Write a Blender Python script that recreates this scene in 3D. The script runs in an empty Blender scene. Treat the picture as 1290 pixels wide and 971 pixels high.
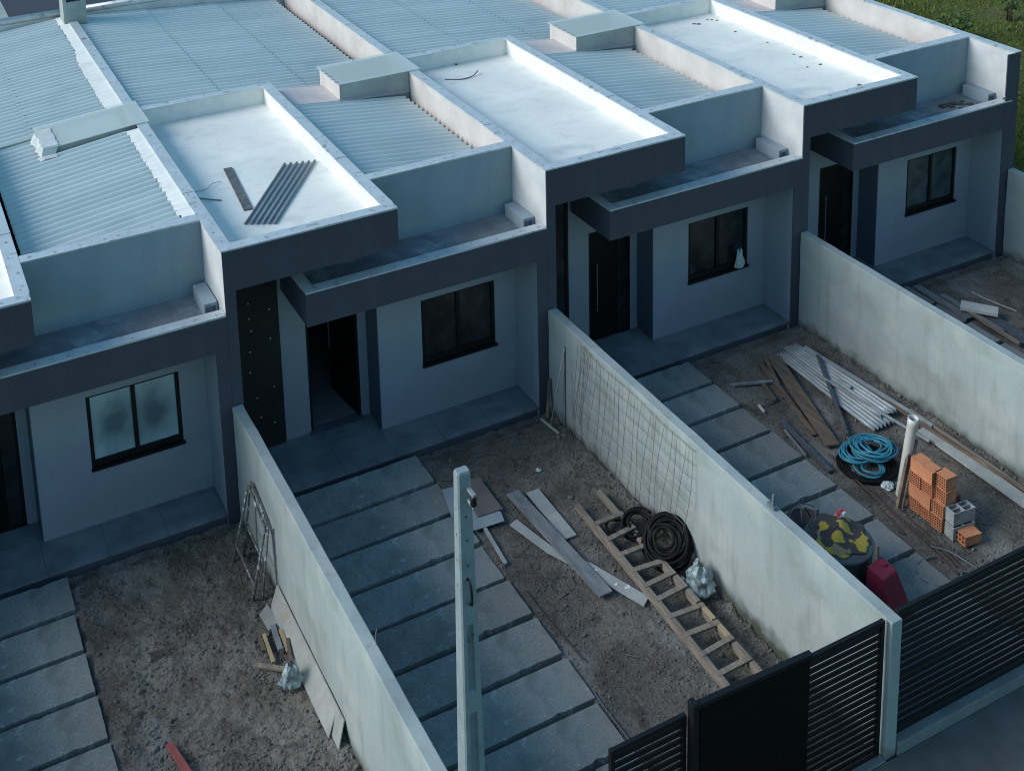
import bpy, bmesh, math, random
from mathutils import Vector, Matrix, Euler, noise
random.seed(7)
R = math.radians
SC = bpy.context.scene
COL = SC.collection
WL = {}                                     # world location of each thing's root

# ---------------------------------------------------------------- materials
def nodes_of(name):
    m = bpy.data.materials.new(name); m.use_nodes = True
    nt = m.node_tree
    return m, nt, nt.nodes, nt.links, nt.nodes['Principled BSDF']

def ramp(nd, stops):
    r = nd.new('ShaderNodeValToRGB'); e = r.color_ramp.elements
    while len(e) < len(stops): e.new(0.5)
    for k, (p, c) in enumerate(stops):
        e[k].position = p; e[k].color = (*c, 1) if len(c) == 3 else c
    return r

def M(name, c1, c2=None, scale=2.0, rough=0.8, metal=0.0, bump=0.15, bscale=60.0, spots=None, fine=0.25, stretch=(1, 1, 1),
      spec=0.4, spot_scale=3.0, lo=0.35, hi=0.68, bdist=0.004, spot_lo=0.62, spot_hi=0.7):
    m, nt, nd, ln, b = nodes_of(name)
    c2 = c2 or tuple(x*0.8 for x in c1)
    tc = nd.new('ShaderNodeTexCoord'); mp = nd.new('ShaderNodeMapping'); mp.inputs['Scale'].default_value = stretch
    ln.new(tc.outputs['Object'], mp.inputs['Vector'])
    n1 = nd.new('ShaderNodeTexNoise'); n1.inputs['Scale'].default_value = scale; n1.inputs['Detail'].default_value = 7; n1.inputs['Roughness'].default_value = 0.62
    ln.new(mp.outputs[0], n1.inputs['Vector'])
    r = ramp(nd, [(lo, c2), (hi, c1)]); ln.new(n1.outputs['Fac'], r.inputs[0])
    col = r.outputs[0]
    n2 = nd.new('ShaderNodeTexNoise'); n2.inputs['Scale'].default_value = bscale; n2.inputs['Detail'].default_value = 4
    ln.new(mp.outputs[0], n2.inputs['Vector'])
    if fine:
        r2 = ramp(nd, [(0.3, (1-fine,)*3), (0.7, (1.0,)*3)]); ln.new(n2.outputs['Fac'], r2.inputs[0])
        mx = nd.new('ShaderNodeMix'); mx.data_type = 'RGBA'; mx.blend_type = 'MULTIPLY'; mx.inputs[0].default_value = 1
        ln.new(col, mx.inputs[6]); ln.new(r2.outputs[0], mx.inputs[7]); col = mx.outputs[2]
    if spots:
        n3 = nd.new('ShaderNodeTexNoise'); n3.inputs['Scale'].default_value = spot_scale; n3.inputs['Detail'].default_value = 5
        n3.inputs['Distortion'].default_value = 0.4
        ln.new(tc.outputs['Object'], n3.inputs['Vector'])
        r3 = ramp(nd, [(spot_lo, (0,)*3), (spot_hi, (1,)*3)]); ln.new(n3.outputs['Fac'], r3.inputs[0])
        mx = nd.new('ShaderNodeMix'); mx.data_type = 'RGBA'
        ln.new(r3.outputs[0], mx.inputs[0]); ln.new(col, mx.inputs[6]); mx.inputs[7].default_value = (*spots, 1); col = mx.outputs[2]
    ln.new(col, b.inputs['Base Color'])
    b.inputs['Roughness'].default_value = rough; b.inputs['Metallic'].default_value = metal
    b.inputs['Specular IOR Level'].default_value = spec
    if bump:
        bp = nd.new('ShaderNodeBump'); bp.inputs['Strength'].default_value = bump; bp.inputs['Distance'].default_value = bdist
        ln.new(n2.outputs['Fac'], bp.inputs['Height']); ln.new(bp.outputs[0], b.inputs['Normal'])
    m['col_sock'] = 1
    return m

def add_layer(m, factor_builder, colour):
    """mix another colour over the base colour where factor_builder(nodes, links) says so"""
    nt = m.node_tree; nd = nt.nodes; ln = nt.links; b = nd['Principled BSDF']
    src = b.inputs['Base Color'].links[0].from_socket
    f = factor_builder(nd, ln)
    mx = nd.new('ShaderNodeMix'); mx.data_type = 'RGBA'
    ln.new(f, mx.inputs[0]); ln.new(src, mx.inputs[6]); mx.inputs[7].default_value = (*colour, 1)
    ln.new(mx.outputs[2], b.inputs['Base Color'])
    return m

def z_band(z0, z1, nscale=5.0, namp=0.25, axis=2):
    """1 at z0, 0 at z1, with a ragged noisy edge (moss, damp)"""
    def f(nd, ln):
        tc = nd.new('ShaderNodeTexCoord'); sp = nd.new('ShaderNodeSeparateXYZ'); ln.new(tc.outputs['Object'], sp.inputs[0])
        n = nd.new('ShaderNodeTexNoise'); n.inputs['Scale'].default_value = nscale; n.inputs['Detail'].default_value = 6
        ln.new(tc.outputs['Object'], n.inputs['Vector'])
        a = nd.new('ShaderNodeMath'); a.operation = 'MULTIPLY_ADD'; a.inputs[1].default_value = -namp*2
        ln.new(n.outputs['Fac'], a.inputs[0]); a.inputs[2].default_value = namp
        s = nd.new('ShaderNodeMath'); s.operation = 'ADD'; ln.new(sp.outputs[axis], s.inputs[0]); ln.new(a.outputs[0], s.inputs[1])
        mr = nd.new('ShaderNodeMapRange'); mr.inputs[1].default_value = z0; mr.inputs[2].default_value = z1
        mr.inputs[3].default_value = 1; mr.inputs[4].default_value = 0
        ln.new(s.outputs[0], mr.inputs[0])
        return mr.outputs[0]
    return f

def noise_mask(scale, lo, hi, stretch=(1, 1, 1), amount=1.0):
    def f(nd, ln):
        tc = nd.new('ShaderNodeTexCoord'); mp = nd.new('ShaderNodeMapping'); mp.inputs['Scale'].default_value = stretch
        ln.new(tc.outputs['Object'], mp.inputs[0])
        n = nd.new('ShaderNodeTexNoise'); n.inputs['Scale'].default_value = scale; n.inputs['Detail'].default_value = 6
        ln.new(mp.outputs[0], n.inputs['Vector'])
        r = ramp(nd, [(lo, (0,)*3), (hi, (amount,)*3)]); ln.new(n.outputs['Fac'], r.inputs[0])
        return r.outputs[0]
    return f

WALL_LIGHT = M('facade_paint', (.315, .322, .372), (.28, .287, .333), 1.3, .75, bump=.25, bscale=140, fine=.08)
WALL_TERR = M('terrace_wall_paint', (.34, .41, .46), (.27, .33, .38), .9, .8, bump=.25, bscale=140, fine=.08)
add_layer(WALL_LIGHT, noise_mask(3.0, .50, .74, (1, 1, .14), .30), (.24, .27, .30))
add_layer(WALL_TERR, noise_mask(3.0, .48, .70, (1, 1, .14), .40), (.22, .27, .31))
DARK = M('dark_grey_paint', (.070, .070, .096), (.061, .061, .083), 1.5, .65, bump=.2, bscale=160, fine=.06)
add_layer(DARK, noise_mask(4.0, .50, .72, (1, 1, .12), .45), (.088, .088, .115))
DARK2 = M('slate_paint_and_shade', (.10, .12, .155), (.085, .10, .13), 1.5, .65, bump=.2, bscale=160, fine=.06)
WHITE_STUCCO = M('white_plaster', (.66, .66, .66), (.50, .50, .51), 1.6, .85, bump=.3, bscale=110, fine=.1, spots=(.46, .46, .47), spot_scale=1.2, spot_lo=.55, spot_hi=.75)
PINK_STUCCO = M('bare_plaster', (.66, .60, .57), (.54, .48, .46), 1.8, .9, bump=.4, bscale=90, fine=.14, spots=(.46, .38, .36), spot_scale=1.1, spot_lo=.58, spot_hi=.8)
MEMBRANE = M('white_membrane', (.85, .83, .775), (.75, .745, .71), 1.1, .6, bump=.25, bscale=40, fine=.06, spots=(.55, .58, .60), spot_scale=1.7, spot_lo=.60, spot_hi=.82, bdist=.006)
add_layer(MEMBRANE, noise_mask(.9, .47, .66, amount=.36), (.58, .60, .59))
add_layer(MEMBRANE, noise_mask(2.6, .56, .60, (1, 1.6, 1), .16), (.50, .50, .47))
add_layer(MEMBRANE, noise_mask(3.3, .60, .70, amount=.22), (.46, .45, .42))
TERRACE = M('terrace_screed', (.27, .30, .33), (.14, .16, .18), 2.2, .85, bump=.4, bscale=60, fine=.25, spots=(.40, .44, .46), spot_scale=2.4, spot_lo=.55, spot_hi=.75)
COPING = M('zinc_flashing', (.66, .68, .70), (.56, .59, .61), 2.5, .42, .35, bump=.15, bscale=9, fine=.06, spots=(.34, .36, .38), spot_scale=6.5, spot_lo=.60, spot_hi=.68, bdist=.01)
add_layer(COPING, noise_mask(2.2, .5, .7, amount=.4), (.46, .48, .50))
SEAL = M('roof_sealant', (.42, .43, .45), (.32, .33, .35), 30, .7, bump=.3)
CORR = M('galvanised_roof_sheet', (.70, .75, .73), (.60, .66, .65), 1.2, .40, .12, bump=.08, bscale=200, fine=.08, stretch=(.3, 3, 1), spots=(.50, .55, .55), spot_scale=.9, spot_lo=.58, spot_hi=.85)
SCREW = M('roof_screw', (.09, .09, .1), rough=.6, bump=0)
GUTTER = M('dark_gutter', (.035, .035, .038), (.02, .02, .022), 20, .8)
SKY_STUCCO = M('grey_cement_render', (.40, .43, .42), (.30, .33, .33), 3, .9, bump=.4, bscale=80, fine=.15)
CONC = M('boundary_wall_render', (.345, .385, .385), (.265, .30, .30),   .8, .9, bump=.35, bscale=45, fine=.08, spots=(.215, .24, .225), spot_scale=1.15, spot_lo=.56, spot_hi=.78, bdist=.006, stretch=(1, 1, .55))
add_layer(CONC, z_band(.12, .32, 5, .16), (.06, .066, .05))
add_layer(CONC, noise_mask(3.0, .56, .72, (1, 1.6, .22), .55), (.20, .22, .20))
add_layer(CONC, noise_mask(2.0, .52, .75, (1, .8, .9), .55), (.44, .455, .425))
add_layer(CONC, noise_mask(5.0, .62, .72, (1, 1.4, .10), .35), (.17, .19, .175))
POLE = M('pole_concrete', (.27, .32, .34), (.21, .255, .27), 5, .85, bump=.5, bscale=70, fine=.2, spots=(.17, .20, .22), spot_scale=7, spot_lo=.6, spot_hi=.8)
SLAB = M('paving_concrete', (.37, .38, .36), (.235, .25, .245), 2.2, .92, bump=.6, bscale=48, fine=.38, spots=(.15, .165, .155), spot_scale=2.1, spot_lo=.55, spot_hi=.78, spec=.2)
add_layer(SLAB, noise_mask(26, .60, .68, amount=.35), (.14, .145, .14))
def tint_by_object(m, lo, hi):
    nt = m.node_tree; nd = nt.nodes; ln = nt.links; b = nd['Principled BSDF']; src = b.inputs['Base Color'].links[0].from_socket
    oi = nd.new('ShaderNodeObjectInfo'); r = ramp(nd, [(0, lo), (1, hi)]); ln.new(oi.outputs['Random'], r.inputs[0])
    mx = nd.new('ShaderNodeMix'); mx.data_type = 'RGBA'; mx.blend_type = 'MULTIPLY'; mx.inputs[0].default_value = 1
    ln.new(src, mx.inputs[6]); ln.new(r.outputs[0], mx.inputs[7]); ln.new(mx.outputs[2], b.inputs['Base Color'])
add_layer(SLAB, noise_mask(1.1, .52, .72, amount=.45), (.20, .18, .16))
add_layer(SLAB, noise_mask(6.0, .62, .70, amount=.5), (.46, .465, .45))
tint_by_object(SLAB, (.88, .86, .84), (1.16, 1.18, 1.18))
BLACK = M('black_powder_coat', (.010, .010, .011), (.007, .007, .008), 12, .45, spec=.3, bump=.06, fine=.2)
SOLID_GATE = M('black_gate_sheet', (.004, .004, .005), (.003, .003, .0035), 3, .55, spec=.15, bump=.05, fine=.1)
DOOR = M('dark_door', (.007, .0065, .006), (.005, .005, .005), 6, .5, spec=.2, bump=.05, stretch=(6, 6, .5))
STEEL = M('brushed_steel', (.55, .55, .56), rough=.3, metal=.9, bump=0)
PANEL = M('dark_panel_sheet', (.022, .021, .021), (.015, .015, .016), 3, .55, bump=.15, bscale=20)
FIXING_DOT = M('pale_fixing_dot', (.75, .72, .66), rough=.6, bump=0)  # flat pale colour for the fixing dots of the entry panel
WOOD = M('weathered_wood', (.33, .28, .23), (.17, .14, .12), 5, .85, bump=.5, bscale=60, fine=.3, stretch=(5, .6, 5))
WOOD_Y = M('new_pine_wood', (.48, .38, .24), (.33, .25, .15), 5, .8, bump=.4, bscale=60, fine=.25, stretch=(5, .7, 5))
WOOD_BROWN = M('brown_wet_plank', (.22, .16, .115), (.10, .075, .06), 4, .8, bump=.5, bscale=60, fine=.3, stretch=(5, .5, 5), spots=(.36, .27, .18), spot_scale=2, spot_lo=.55, spot_hi=.75)
GREYPLANK = M('grey_cement_plank', (.27, .29, .30), (.15, .165, .18), 3, .85, bump=.4, bscale=70, fine=.25, stretch=(3, .8, 3), spots=(.45, .47, .47), spot_scale=9, spot_lo=.66, spot_hi=.70)
PALEPLANK = M('pale_cement_board', (.44, .45, .43), (.31, .33, .32), 3, .85, bump=.4, bscale=60, fine=.2, spots=(.72, .73, .72), spot_scale=9, spot_lo=.66, spot_hi=.69)
BOARDSHEET = M('fibre_board_sheet', (.36, .36, .335), (.27, .27, .25), 4, .85, bump=.3, fine=.15, spots=(.28, .22, .14), spot_scale=2.1, spot_lo=.64, spot_hi=.76)
SHEETBROWN = M('brown_sheet', (.20, .165, .155), (.15, .125, .12), 4, .8, bump=.2, fine=.15)
SHEETPALE = M('pale_blue_sheet', (.36, .41, .43), (.28, .33, .35), 4, .7, bump=.2, fine=.1)
ALU = M('mill_aluminium', (.44, .47, .48), (.30, .33, .34), 6, .5, .3, bump=.1, fine=.15)
DARKBAR = M('dark_steel_bar', (.15, .165, .18), (.09, .10, .11), 10, .6, .3, bump=.2)
RUST = M('rusty_rebar', (.16, .11, .085), (.09, .065, .055), 20, .85, .2, bump=.3)
WIRE = M('mesh_wire', (.19, .20, .20), (.13, .13, .13), 30, .7, .3, bump=0)
TRESTLE = M('spattered_steel_tube', (.24, .24, .24), (.11, .105, .10), 12, .75, .2, bump=.3, spots=(.50, .49, .46), spot_scale=16, spot_lo=.56, spot_hi=.62)
BLUEHOSE = M('turquoise_hose', (.055, .27, .37), (.035, .20, .29), 8, .42, bump=.1, fine=.15)
BLACKHOSE = M('black_corrugated_hose', (.009, .0085, .0085), (.005, .005, .005), 8, .6, spec=.2, bump=.5, bscale=120)
GREYHOSE = M('grey_hose', (.16, .20, .22), (.12, .15, .17), 8, .5, bump=.1)
ROOFBAR = M('grey_steel_bar', (.26, .29, .31), (.18, .20, .22), 8, .6, .2, bump=.15)
PVC = M('white_pvc', (.64, .61, .57), (.52, .50, .46), 4, .4, bump=.05, fine=.08, spots=(.45, .41, .35), spot_scale=5, spot_lo=.64, spot_hi=.8)
BRICK = M('orange_clay', (.66, .28, .145), (.52, .20, .10), 5, .9, bump=.3, bscale=80, fine=.2, spots=(.70, .38, .20), spot_scale=4, spot_lo=.55, spot_hi=.75)
BRICK_P = M('pink_clay', (.44, .16, .115), (.34, .12, .09), 5, .9, bump=.3, bscale=80, fine=.2)
BLOCK = M('grey_concrete_block', (.42, .44, .43), (.28, .30, .29), 6, .95, bump=.6, bscale=70, fine=.25)
RED = M('faded_red_plastic', (.34, .025, .06), (.25, .018, .042), 4, .5, bump=.15, bscale=25, fine=.15, spots=(.36, .07, .09), spot_scale=12, spot_lo=.62, spot_hi=.74)
REDWOOD = M('red_painted_wood', (.36, .10, .085), (.25, .07, .06), 8, .75, bump=.3, stretch=(4, 1, 4))
BAG = M('clear_plastic_bag', (.56, .68, .70), (.13, .19, .21), 9, .25, bump=.4, bscale=22, fine=.2, spots=(.66, .74, .74), spot_scale=8, spot_lo=.54, spot_hi=.64, bdist=.02)  # dark tone and pale spots paint shaded and bright folds into the colour
def see_through(m, amount):
    nt = m.node_tree; nd = nt.nodes; t = nd.new('ShaderNodeBsdfTransparent'); x = nd.new('ShaderNodeMixShader'); x.inputs[0].default_value = amount
    nt.links.new(nd['Principled BSDF'].outputs[0], x.inputs[1]); nt.links.new(t.outputs[0], x.inputs[2]); nt.links.new(x.outputs[0], nd['Material Output'].inputs['Surface'])
see_through(BAG, .28)
WHITEBAG = M('white_bag', (.70, .74, .74), (.50, .55, .55), 9, .45, bump=.4, bscale=20)
DRUM = M('black_drum', (.035, .036, .038), (.022, .022, .024), 6, .5, bump=.2)
DRUMRIM = M('grey_drum_rim', (.17, .18, .19), (.11, .115, .12), 7, .7, bump=.3)
def patch_cloth():
    """dark brown cloth with angular yellow and tan patches"""
    m, nt, nd, ln, b = nodes_of('yellow_brown_cloth')
    tc = nd.new('ShaderNodeTexCoord'); n = nd.new('ShaderNodeTexNoise'); n.inputs['Scale'].default_value = 9; n.inputs['Detail'].default_value = 3
    ln.new(tc.outputs['Object'], n.inputs['Vector'])
    mixv = nd.new('ShaderNodeMix'); mixv.data_type = 'VECTOR'; mixv.inputs[0].default_value = .10
    ln.new(tc.outputs['Object'], mixv.inputs[4]); ln.new(n.outputs['Color'], mixv.inputs[5])
    v = nd.new('ShaderNodeTexVoronoi'); v.inputs['Scale'].default_value = 9.5; ln.new(mixv.outputs[1], v.inputs['Vector'])
    sp = nd.new('ShaderNodeSeparateColor'); ln.new(v.outputs['Color'], sp.inputs[0])
    r = ramp(nd, [(0, (.075, .058, .055)), (.45, (.05, .042, .042)), (.52, (.30, .22, .11)), (.62, (.50, .335, .05))]); r.color_ramp.interpolation = 'CONSTANT'
    ln.new(sp.outputs[0], r.inputs[0]); ln.new(r.outputs[0], b.inputs['Base Color']); b.inputs['Roughness'].default_value = .9
    return m
CAMO = patch_cloth()
LEAF = M('bush_leaf', (.13, .20, .045), (.06, .11, .03), 3, .6, bump=0)
ROOFDEB = M('roof_debris', (.30, .25, .20), (.12, .10, .085), 30, .9, bump=.4)
DRYLEAF = M('dead_leaf', (.11, .10, .085), (.045, .04, .034), 9, .9, bump=.2)
YELLOW = M('yellow_plastic', (.55, .42, .03), rough=.5, bump=0)
ASPH = M('dark_pavement', (.115, .13, .135), (.08, .09, .095), 2.5, .92, bump=.5, bscale=90, fine=.3)
PLINTH = M('kerb_concrete', (.22, .245, .25), (.16, .18, .185), 3, .9, bump=.4, fine=.2)
SOIL = M('yard_soil', (.240, .218, .193), (.115, .098, .084), 1.5, .97, bump=1.0, bscale=30, fine=.42, lo=.36, hi=.62, spec=.15, spots=(.085, .070, .062), spot_scale=4.5, spot_lo=.56, spot_hi=.66, bdist=.02)
add_layer(SOIL, noise_mask(.75, .50, .66, amount=.60), (.088, .074, .064))
add_layer(SOIL, noise_mask(1.05, .54, .68, (1.3, .8, 1), .55), (.265, .258, .245))
add_layer(SOIL, noise_mask(34, .58, .70, amount=.38), (.33, .305, .285))
add_layer(SOIL, noise_mask(21, .60, .72, amount=.5), (.06, .05, .045))
STONE = M('rubble_stone', (.25, .235, .22), (.11, .10, .088), 9, .95, bump=.5)
GRASSG = M('grass_ground', (.095, .108, .012), (.062, .078, .010), .35, .95, bump=.6, bscale=8, fine=.4, spots=(.11, .085, .045), spot_scale=.22, spot_lo=.60, spot_hi=.75, bdist=.03)
BLADE = M('grass_blade', (.17, .19, .016), (.095, .13, .010), .5, .7, bump=0, fine=.3)
REARW = M('rear_dark_wall', (.055, .062, .085), (.045, .05, .07), 1, .8)
BRISTLE = M('broom_bar', (.50, .46, .42), (.35, .32, .3), 9, .8)
INNER = M('interior_plaster', (.22, .23, .24), (.18, .19, .2), 2, .9)

def tiles(name, c, g, w, h, mort=.012, rough=.35):
    m, nt, nd, ln, b = nodes_of(name)
    tc = nd.new('ShaderNodeTexCoord'); bt = nd.new('ShaderNodeTexBrick'); bt.offset = 0.0
    bt.inputs['Scale'].default_value = 1; bt.inputs['Brick Width'].default_value = w; bt.inputs['Row Height'].default_value = h
    bt.inputs['Mortar Size'].default_value = mort/2; bt.inputs['Color1'].default_value = (*c, 1); bt.inputs['Color2'].default_value = (*[x*.88 for x in c], 1)
    bt.inputs['Mortar'].default_value = (*g, 1); bt.inputs['Bias'].default_value = 0
    ln.new(tc.outputs['Object'], bt.inputs['Vector'])
    n = nd.new('ShaderNodeTexNoise'); n.inputs['Scale'].default_value = 3; n.inputs['Detail'].default_value = 8; ln.new(tc.outputs['Object'], n.inputs['Vector'])
    r = ramp(nd, [(.35, (.72,)*3), (.65, (1.1,)*3)]); ln.new(n.outputs['Fac'], r.inputs[0])
    mx = nd.new('ShaderNodeMix'); mx.data_type = 'RGBA'; mx.blend_type = 'MULTIPLY'; mx.inputs[0].default_value = 1
    ln.new(bt.outputs['Color'], mx.inputs[6]); ln.new(r.outputs[0], mx.inputs[7]); ln.new(mx.outputs[2], b.inputs['Base Color'])
    b.inputs['Roughness'].default_value = rough
    return m
TILE = tiles('porch_tile', (.20, .22, .24), (.11, .12, .13), .8, .8, rough=.5)

def pane_mat(name, dark, dust, lo, hi, centre=None, rad=.5):
    """window glass; a dusty film with a wiped middle where centre is given"""
    m, nt, nd, ln, b = nodes_of(name)
    tc = nd.new('ShaderNodeTexCoord')
    n = nd.new('ShaderNodeTexNoise'); n.inputs['Scale'].default_value = 4; n.inputs['Detail'].default_value = 6; ln.new(tc.outputs['Object'], n.inputs['Vector'])
    f = n.outputs['Fac']
    if centre:
        d = nd.new('ShaderNodeVectorMath'); d.operation = 'SUBTRACT'; d.inputs[1].default_value = centre; ln.new(tc.outputs['Object'], d.inputs[0])
        s = nd.new('ShaderNodeVectorMath'); s.operation = 'MULTIPLY'; s.inputs[1].default_value = (1/rad, 0, .75/rad); ln.new(d.outputs[0], s.inputs[0])
        l = nd.new('ShaderNodeVectorMath'); l.operation = 'LENGTH'; ln.new(s.outputs[0], l.inputs[0])
        a = nd.new('ShaderNodeMath'); a.operation = 'MULTIPLY_ADD'; a.inputs[1].default_value = .7; ln.new(n.outputs['Fac'], a.inputs[0])
        a2 = nd.new('ShaderNodeMath'); a2.operation = 'ADD'; a2.inputs[1].default_value = -.35; ln.new(l.outputs['Value'], a2.inputs[0]); ln.new(a2.outputs[0], a.inputs[2])
        f = a.outputs[0]
    r = ramp(nd, [(lo, dark), (hi, dust)]); ln.new(f, r.inputs[0]); ln.new(r.outputs[0], b.inputs['Base Color'])
    b.inputs['Roughness'].default_value = .12; b.inputs['Specular IOR Level'].default_value = .5
    return m
GLASS_DARK = pane_mat('dark_window_glass', (.012, .014, .016), (.035, .04, .043), .45, .8)
GLASS_MID = pane_mat('hazy_window_glass', (.03, .04, .045), (.08, .10, .105), .35, .7)

def skylight_glass():
    m, nt, nd, ln, b = nodes_of('skylight_glass')
    out = nd['Material Output']
    tr = nd.new('ShaderNodeBsdfTransparent'); tr.inputs[0].default_value = (.90, .94, .93, 1)
    b.inputs['Base Color'].default_value = (.74, .79, .78, 1); b.inputs['Roughness'].default_value = .35
    mx = nd.new('ShaderNodeMixShader'); mx.inputs[0].default_value = .42
    ln.new(tr.outputs[0], mx.inputs[1]); ln.new(b.outputs[0], mx.inputs[2]); ln.new(mx.outputs[0], out.inputs['Surface'])
    return m
SKYGLASS = skylight_glass()

# ---------------------------------------------------------------- mesh builder
class MB:
    def __init__(s): s.v = []; s.f = []; s.sm = []
    def add(s, vs, fs, smooth=False):
        k = len(s.v); s.v += [tuple(v) for v in vs]; s.f += [tuple(i+k for i in f) for f in fs]; s.sm += [smooth]*len(fs); return s
    def box(s, x0, x1, y0, y1, z0, z1, mat=None):
        vs = [(x, y, z) for z in (z0, z1) for y in (y0, y1) for x in (x0, x1)]
        if mat is not None: vs = [mat @ Vector(v) for v in vs]
        return s.add(vs, [(0, 2, 3, 1), (4, 5, 7, 6), (0, 1, 5, 4), (2, 6, 7, 3), (0, 4, 6, 2), (1, 3, 7, 5)])
    def hexa(s, b, t):
        return s.add(list(b)+list(t), [(3, 2, 1, 0), (4, 5, 6, 7), (0, 1, 5, 4), (1, 2, 6, 5), (2, 3, 7, 6), (3, 0, 4, 7)])
    def bar(s, p, q, w, h, roll=0.0, wob=0.0):
        """straight square-section bar from p to q"""
        p = Vector(p); q = Vector(q); d = (q-p); L = d.length; d.normalize()
        up = Vector((0, 0, 1)) if abs(d.z) < .95 else Vector((1, 0, 0))
        a = d.cross(up).normalized(); u = a.cross(d).normalized()
        if roll: rm = Matrix.Rotation(roll, 3, d); a = rm @ a; u = rm @ u
        c = lambda o, k: [o + a*(i*w/2*k) + u*(j*h/2*k) for i, j in ((-1, -1), (1, -1), (1, 1), (-1, 1))]
        return s.hexa(c(p, 1), c(q, 1-wob))
    def tube(s, pts, r, n=8, closed=False, cap=True):
        pts = [Vector(p) for p in pts]; N = len(pts); rings = []
        rr = r if isinstance(r, (list, tuple)) else [r]*N
        T = []
        for i in range(N):
            a = pts[(i-1) % N] if (closed or i > 0) else pts[i]; b = pts[(i+1) % N] if (closed or i < N-1) else pts[i]
            t = (b-a); T.append(t.normalized() if t.length > 1e-9 else Vector((0, 0, 1)))
        ref = Vector((0, 0, 1)) if abs(T[0].z) < .9 else Vector((1, 0, 0))
        nn = T[0].cross(ref).normalized(); vs = []
        for i in range(N):
            nn = (nn - T[i]*nn.dot(T[i])); nn = nn.normalized() if nn.length > 1e-6 else T[i].orthogonal().normalized()
            bb = T[i].cross(nn)
            for k in range(n):
                a = 2*math.pi*k/n; vs.append(pts[i] + nn*(math.cos(a)*rr[i]) + bb*(math.sin(a)*rr[i]))
        fs = []
        for i in range(N if closed else N-1):
            j = (i+1) % N
            for k in range(n): fs.append((i*n+k, i*n+(k+1) % n, j*n+(k+1) % n, j*n+k))
        s.add(vs, fs, True)
        if cap and not closed:
            k = len(s.v) - N*n
            s.f.append(tuple(k+i for i in reversed(range(n)))); s.f.append(tuple(k+(N-1)*n+i for i in range(n))); s.sm += [False, False]
        return s
    def lathe(s, prof, n=24, mat=None):
        vs = []; fs = []
        for (r, z) in prof:
            for k in range(n):
                a = 2*math.pi*k/n; v = Vector((r*math.cos(a), r*math.sin(a), z)); vs.append(mat @ v if mat is not None else v)
        for i in range(len(prof)-1):
            for k in range(n): fs.append((i*n+k, i*n+(k+1) % n, (i+1)*n+(k+1) % n, (i+1)*n+k))
        return s.add(vs, fs, True)
    def prism(s, poly, z0, z1):
        n = len(poly); vs = [(x, y, z0) for x, y in poly]+[(x, y, z1) for x, y in poly]
        return s.add(vs, [tuple(reversed(range(n))), tuple(range(n, 2*n))]+[(i, (i+1) % n, n+(i+1) % n, n+i) for i in range(n)])
    def voxel(s, xs, ys, zs, solid, mat=None):
        idx = {}
        def vi(i, j, k):
            if (i, j, k) not in idx:
                v = Vector((xs[i], ys[j], zs[k])); idx[(i, j, k)] = len(s.v); s.v.append(tuple(mat @ v if mat is not None else v))
            return idx[(i, j, k)]
        X, Y, Z = len(xs)-1, len(ys)-1, len(zs)-1
        S = lambda i, j, k: 0 <= i < X and 0 <= j < Y and 0 <= k < Z and solid(i, j, k)
        for i in range(X):
            for j in range(Y):
                for k in range(Z):
                    if not S(i, j, k): continue
                    q = []
                    if not S(i-1, j, k): q.append(((i, j, k), (i, j, k+1), (i, j+1, k+1), (i, j+1, k)))
                    if not S(i+1, j, k): q.append(((i+1, j, k), (i+1, j+1, k), (i+1, j+1, k+1), (i+1, j, k+1)))
                    if not S(i, j-1, k): q.append(((i, j, k), (i+1, j, k), (i+1, j, k+1), (i, j, k+1)))
                    if not S(i, j+1, k): q.append(((i, j+1, k), (i, j+1, k+1), (i+1, j+1, k+1), (i+1, j+1, k)))
                    if not S(i, j, k-1): q.append(((i, j, k), (i, j+1, k), (i+1, j+1, k), (i+1, j, k)))
                    if not S(i, j, k+1): q.append(((i, j, k+1), (i+1, j, k+1), (i+1, j+1, k+1), (i, j+1, k+1)))
                    for a in q: s.f.append(tuple(vi(*p) for p in a)); s.sm.append(False)
        return s
    def build(s, name, m, parent=None, bevel=0.0, loc=None):
        off = WL[parent.name] if parent is not None else Vector(loc if loc is not None else (0, 0, 0))
        me = bpy.data.meshes.new(name)
        me.from_pydata([Vector(v)-off for v in s.v], [], s.f); me.materials.append(m)
        me.polygons.foreach_set('use_smooth', s.sm); me.update()
        o = bpy.data.objects.new(name, me); COL.objects.link(o)
        if parent is not None: o.parent = parent
        else: o.location = off
        WL[o.name] = off
        if bevel:
            b = o.modifiers.new('bevel', 'BEVEL'); b.width = bevel; b.segments = 2; b.limit_method = 'ANGLE'; b.angle_limit = R(50)
        return o

def B(*a): return MB().box(*a)

def thing(name, label, cat, loc=(0, 0, 0), group=None):
    o = bpy.data.objects.new(name, None); COL.objects.link(o); o.location = loc; WL[o.name] = Vector(loc); o.empty_display_size = .2
    return tag(o, label, cat, group)
def tag(o, label, cat, group=None):
    o['label'] = label; o['category'] = cat
    if group: o['group'] = group
    return o
def struct(o, kind='structure'): o['kind'] = kind; return o

def roughen(o, amp=.004, scale=3.0, cuts=None):
    """small irregularities so that edges are not perfectly straight"""
    for v in o.data.vertices:
        p = (v.co + o.location)*scale
        n = noise.noise_vector(p); v.co += n*amp
    return o

def second_material(o, m, start):
    o.data.materials.append(m)
    for i in range(start, len(o.data.polygons)): o.data.polygons[i].material_index = 1

def sub_box(x0, x1, y0, y1, z0, z1, step):
    """box with subdivided faces, shared vertices"""
    def lin(a, b): 
        n = max(1, round((b-a)/step)); return [a+(b-a)*i/n for i in range(n+1)]
    return MB().voxel(lin(x0, x1), lin(y0, y1), lin(z0, z1), lambda i, j, k: True)

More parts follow.
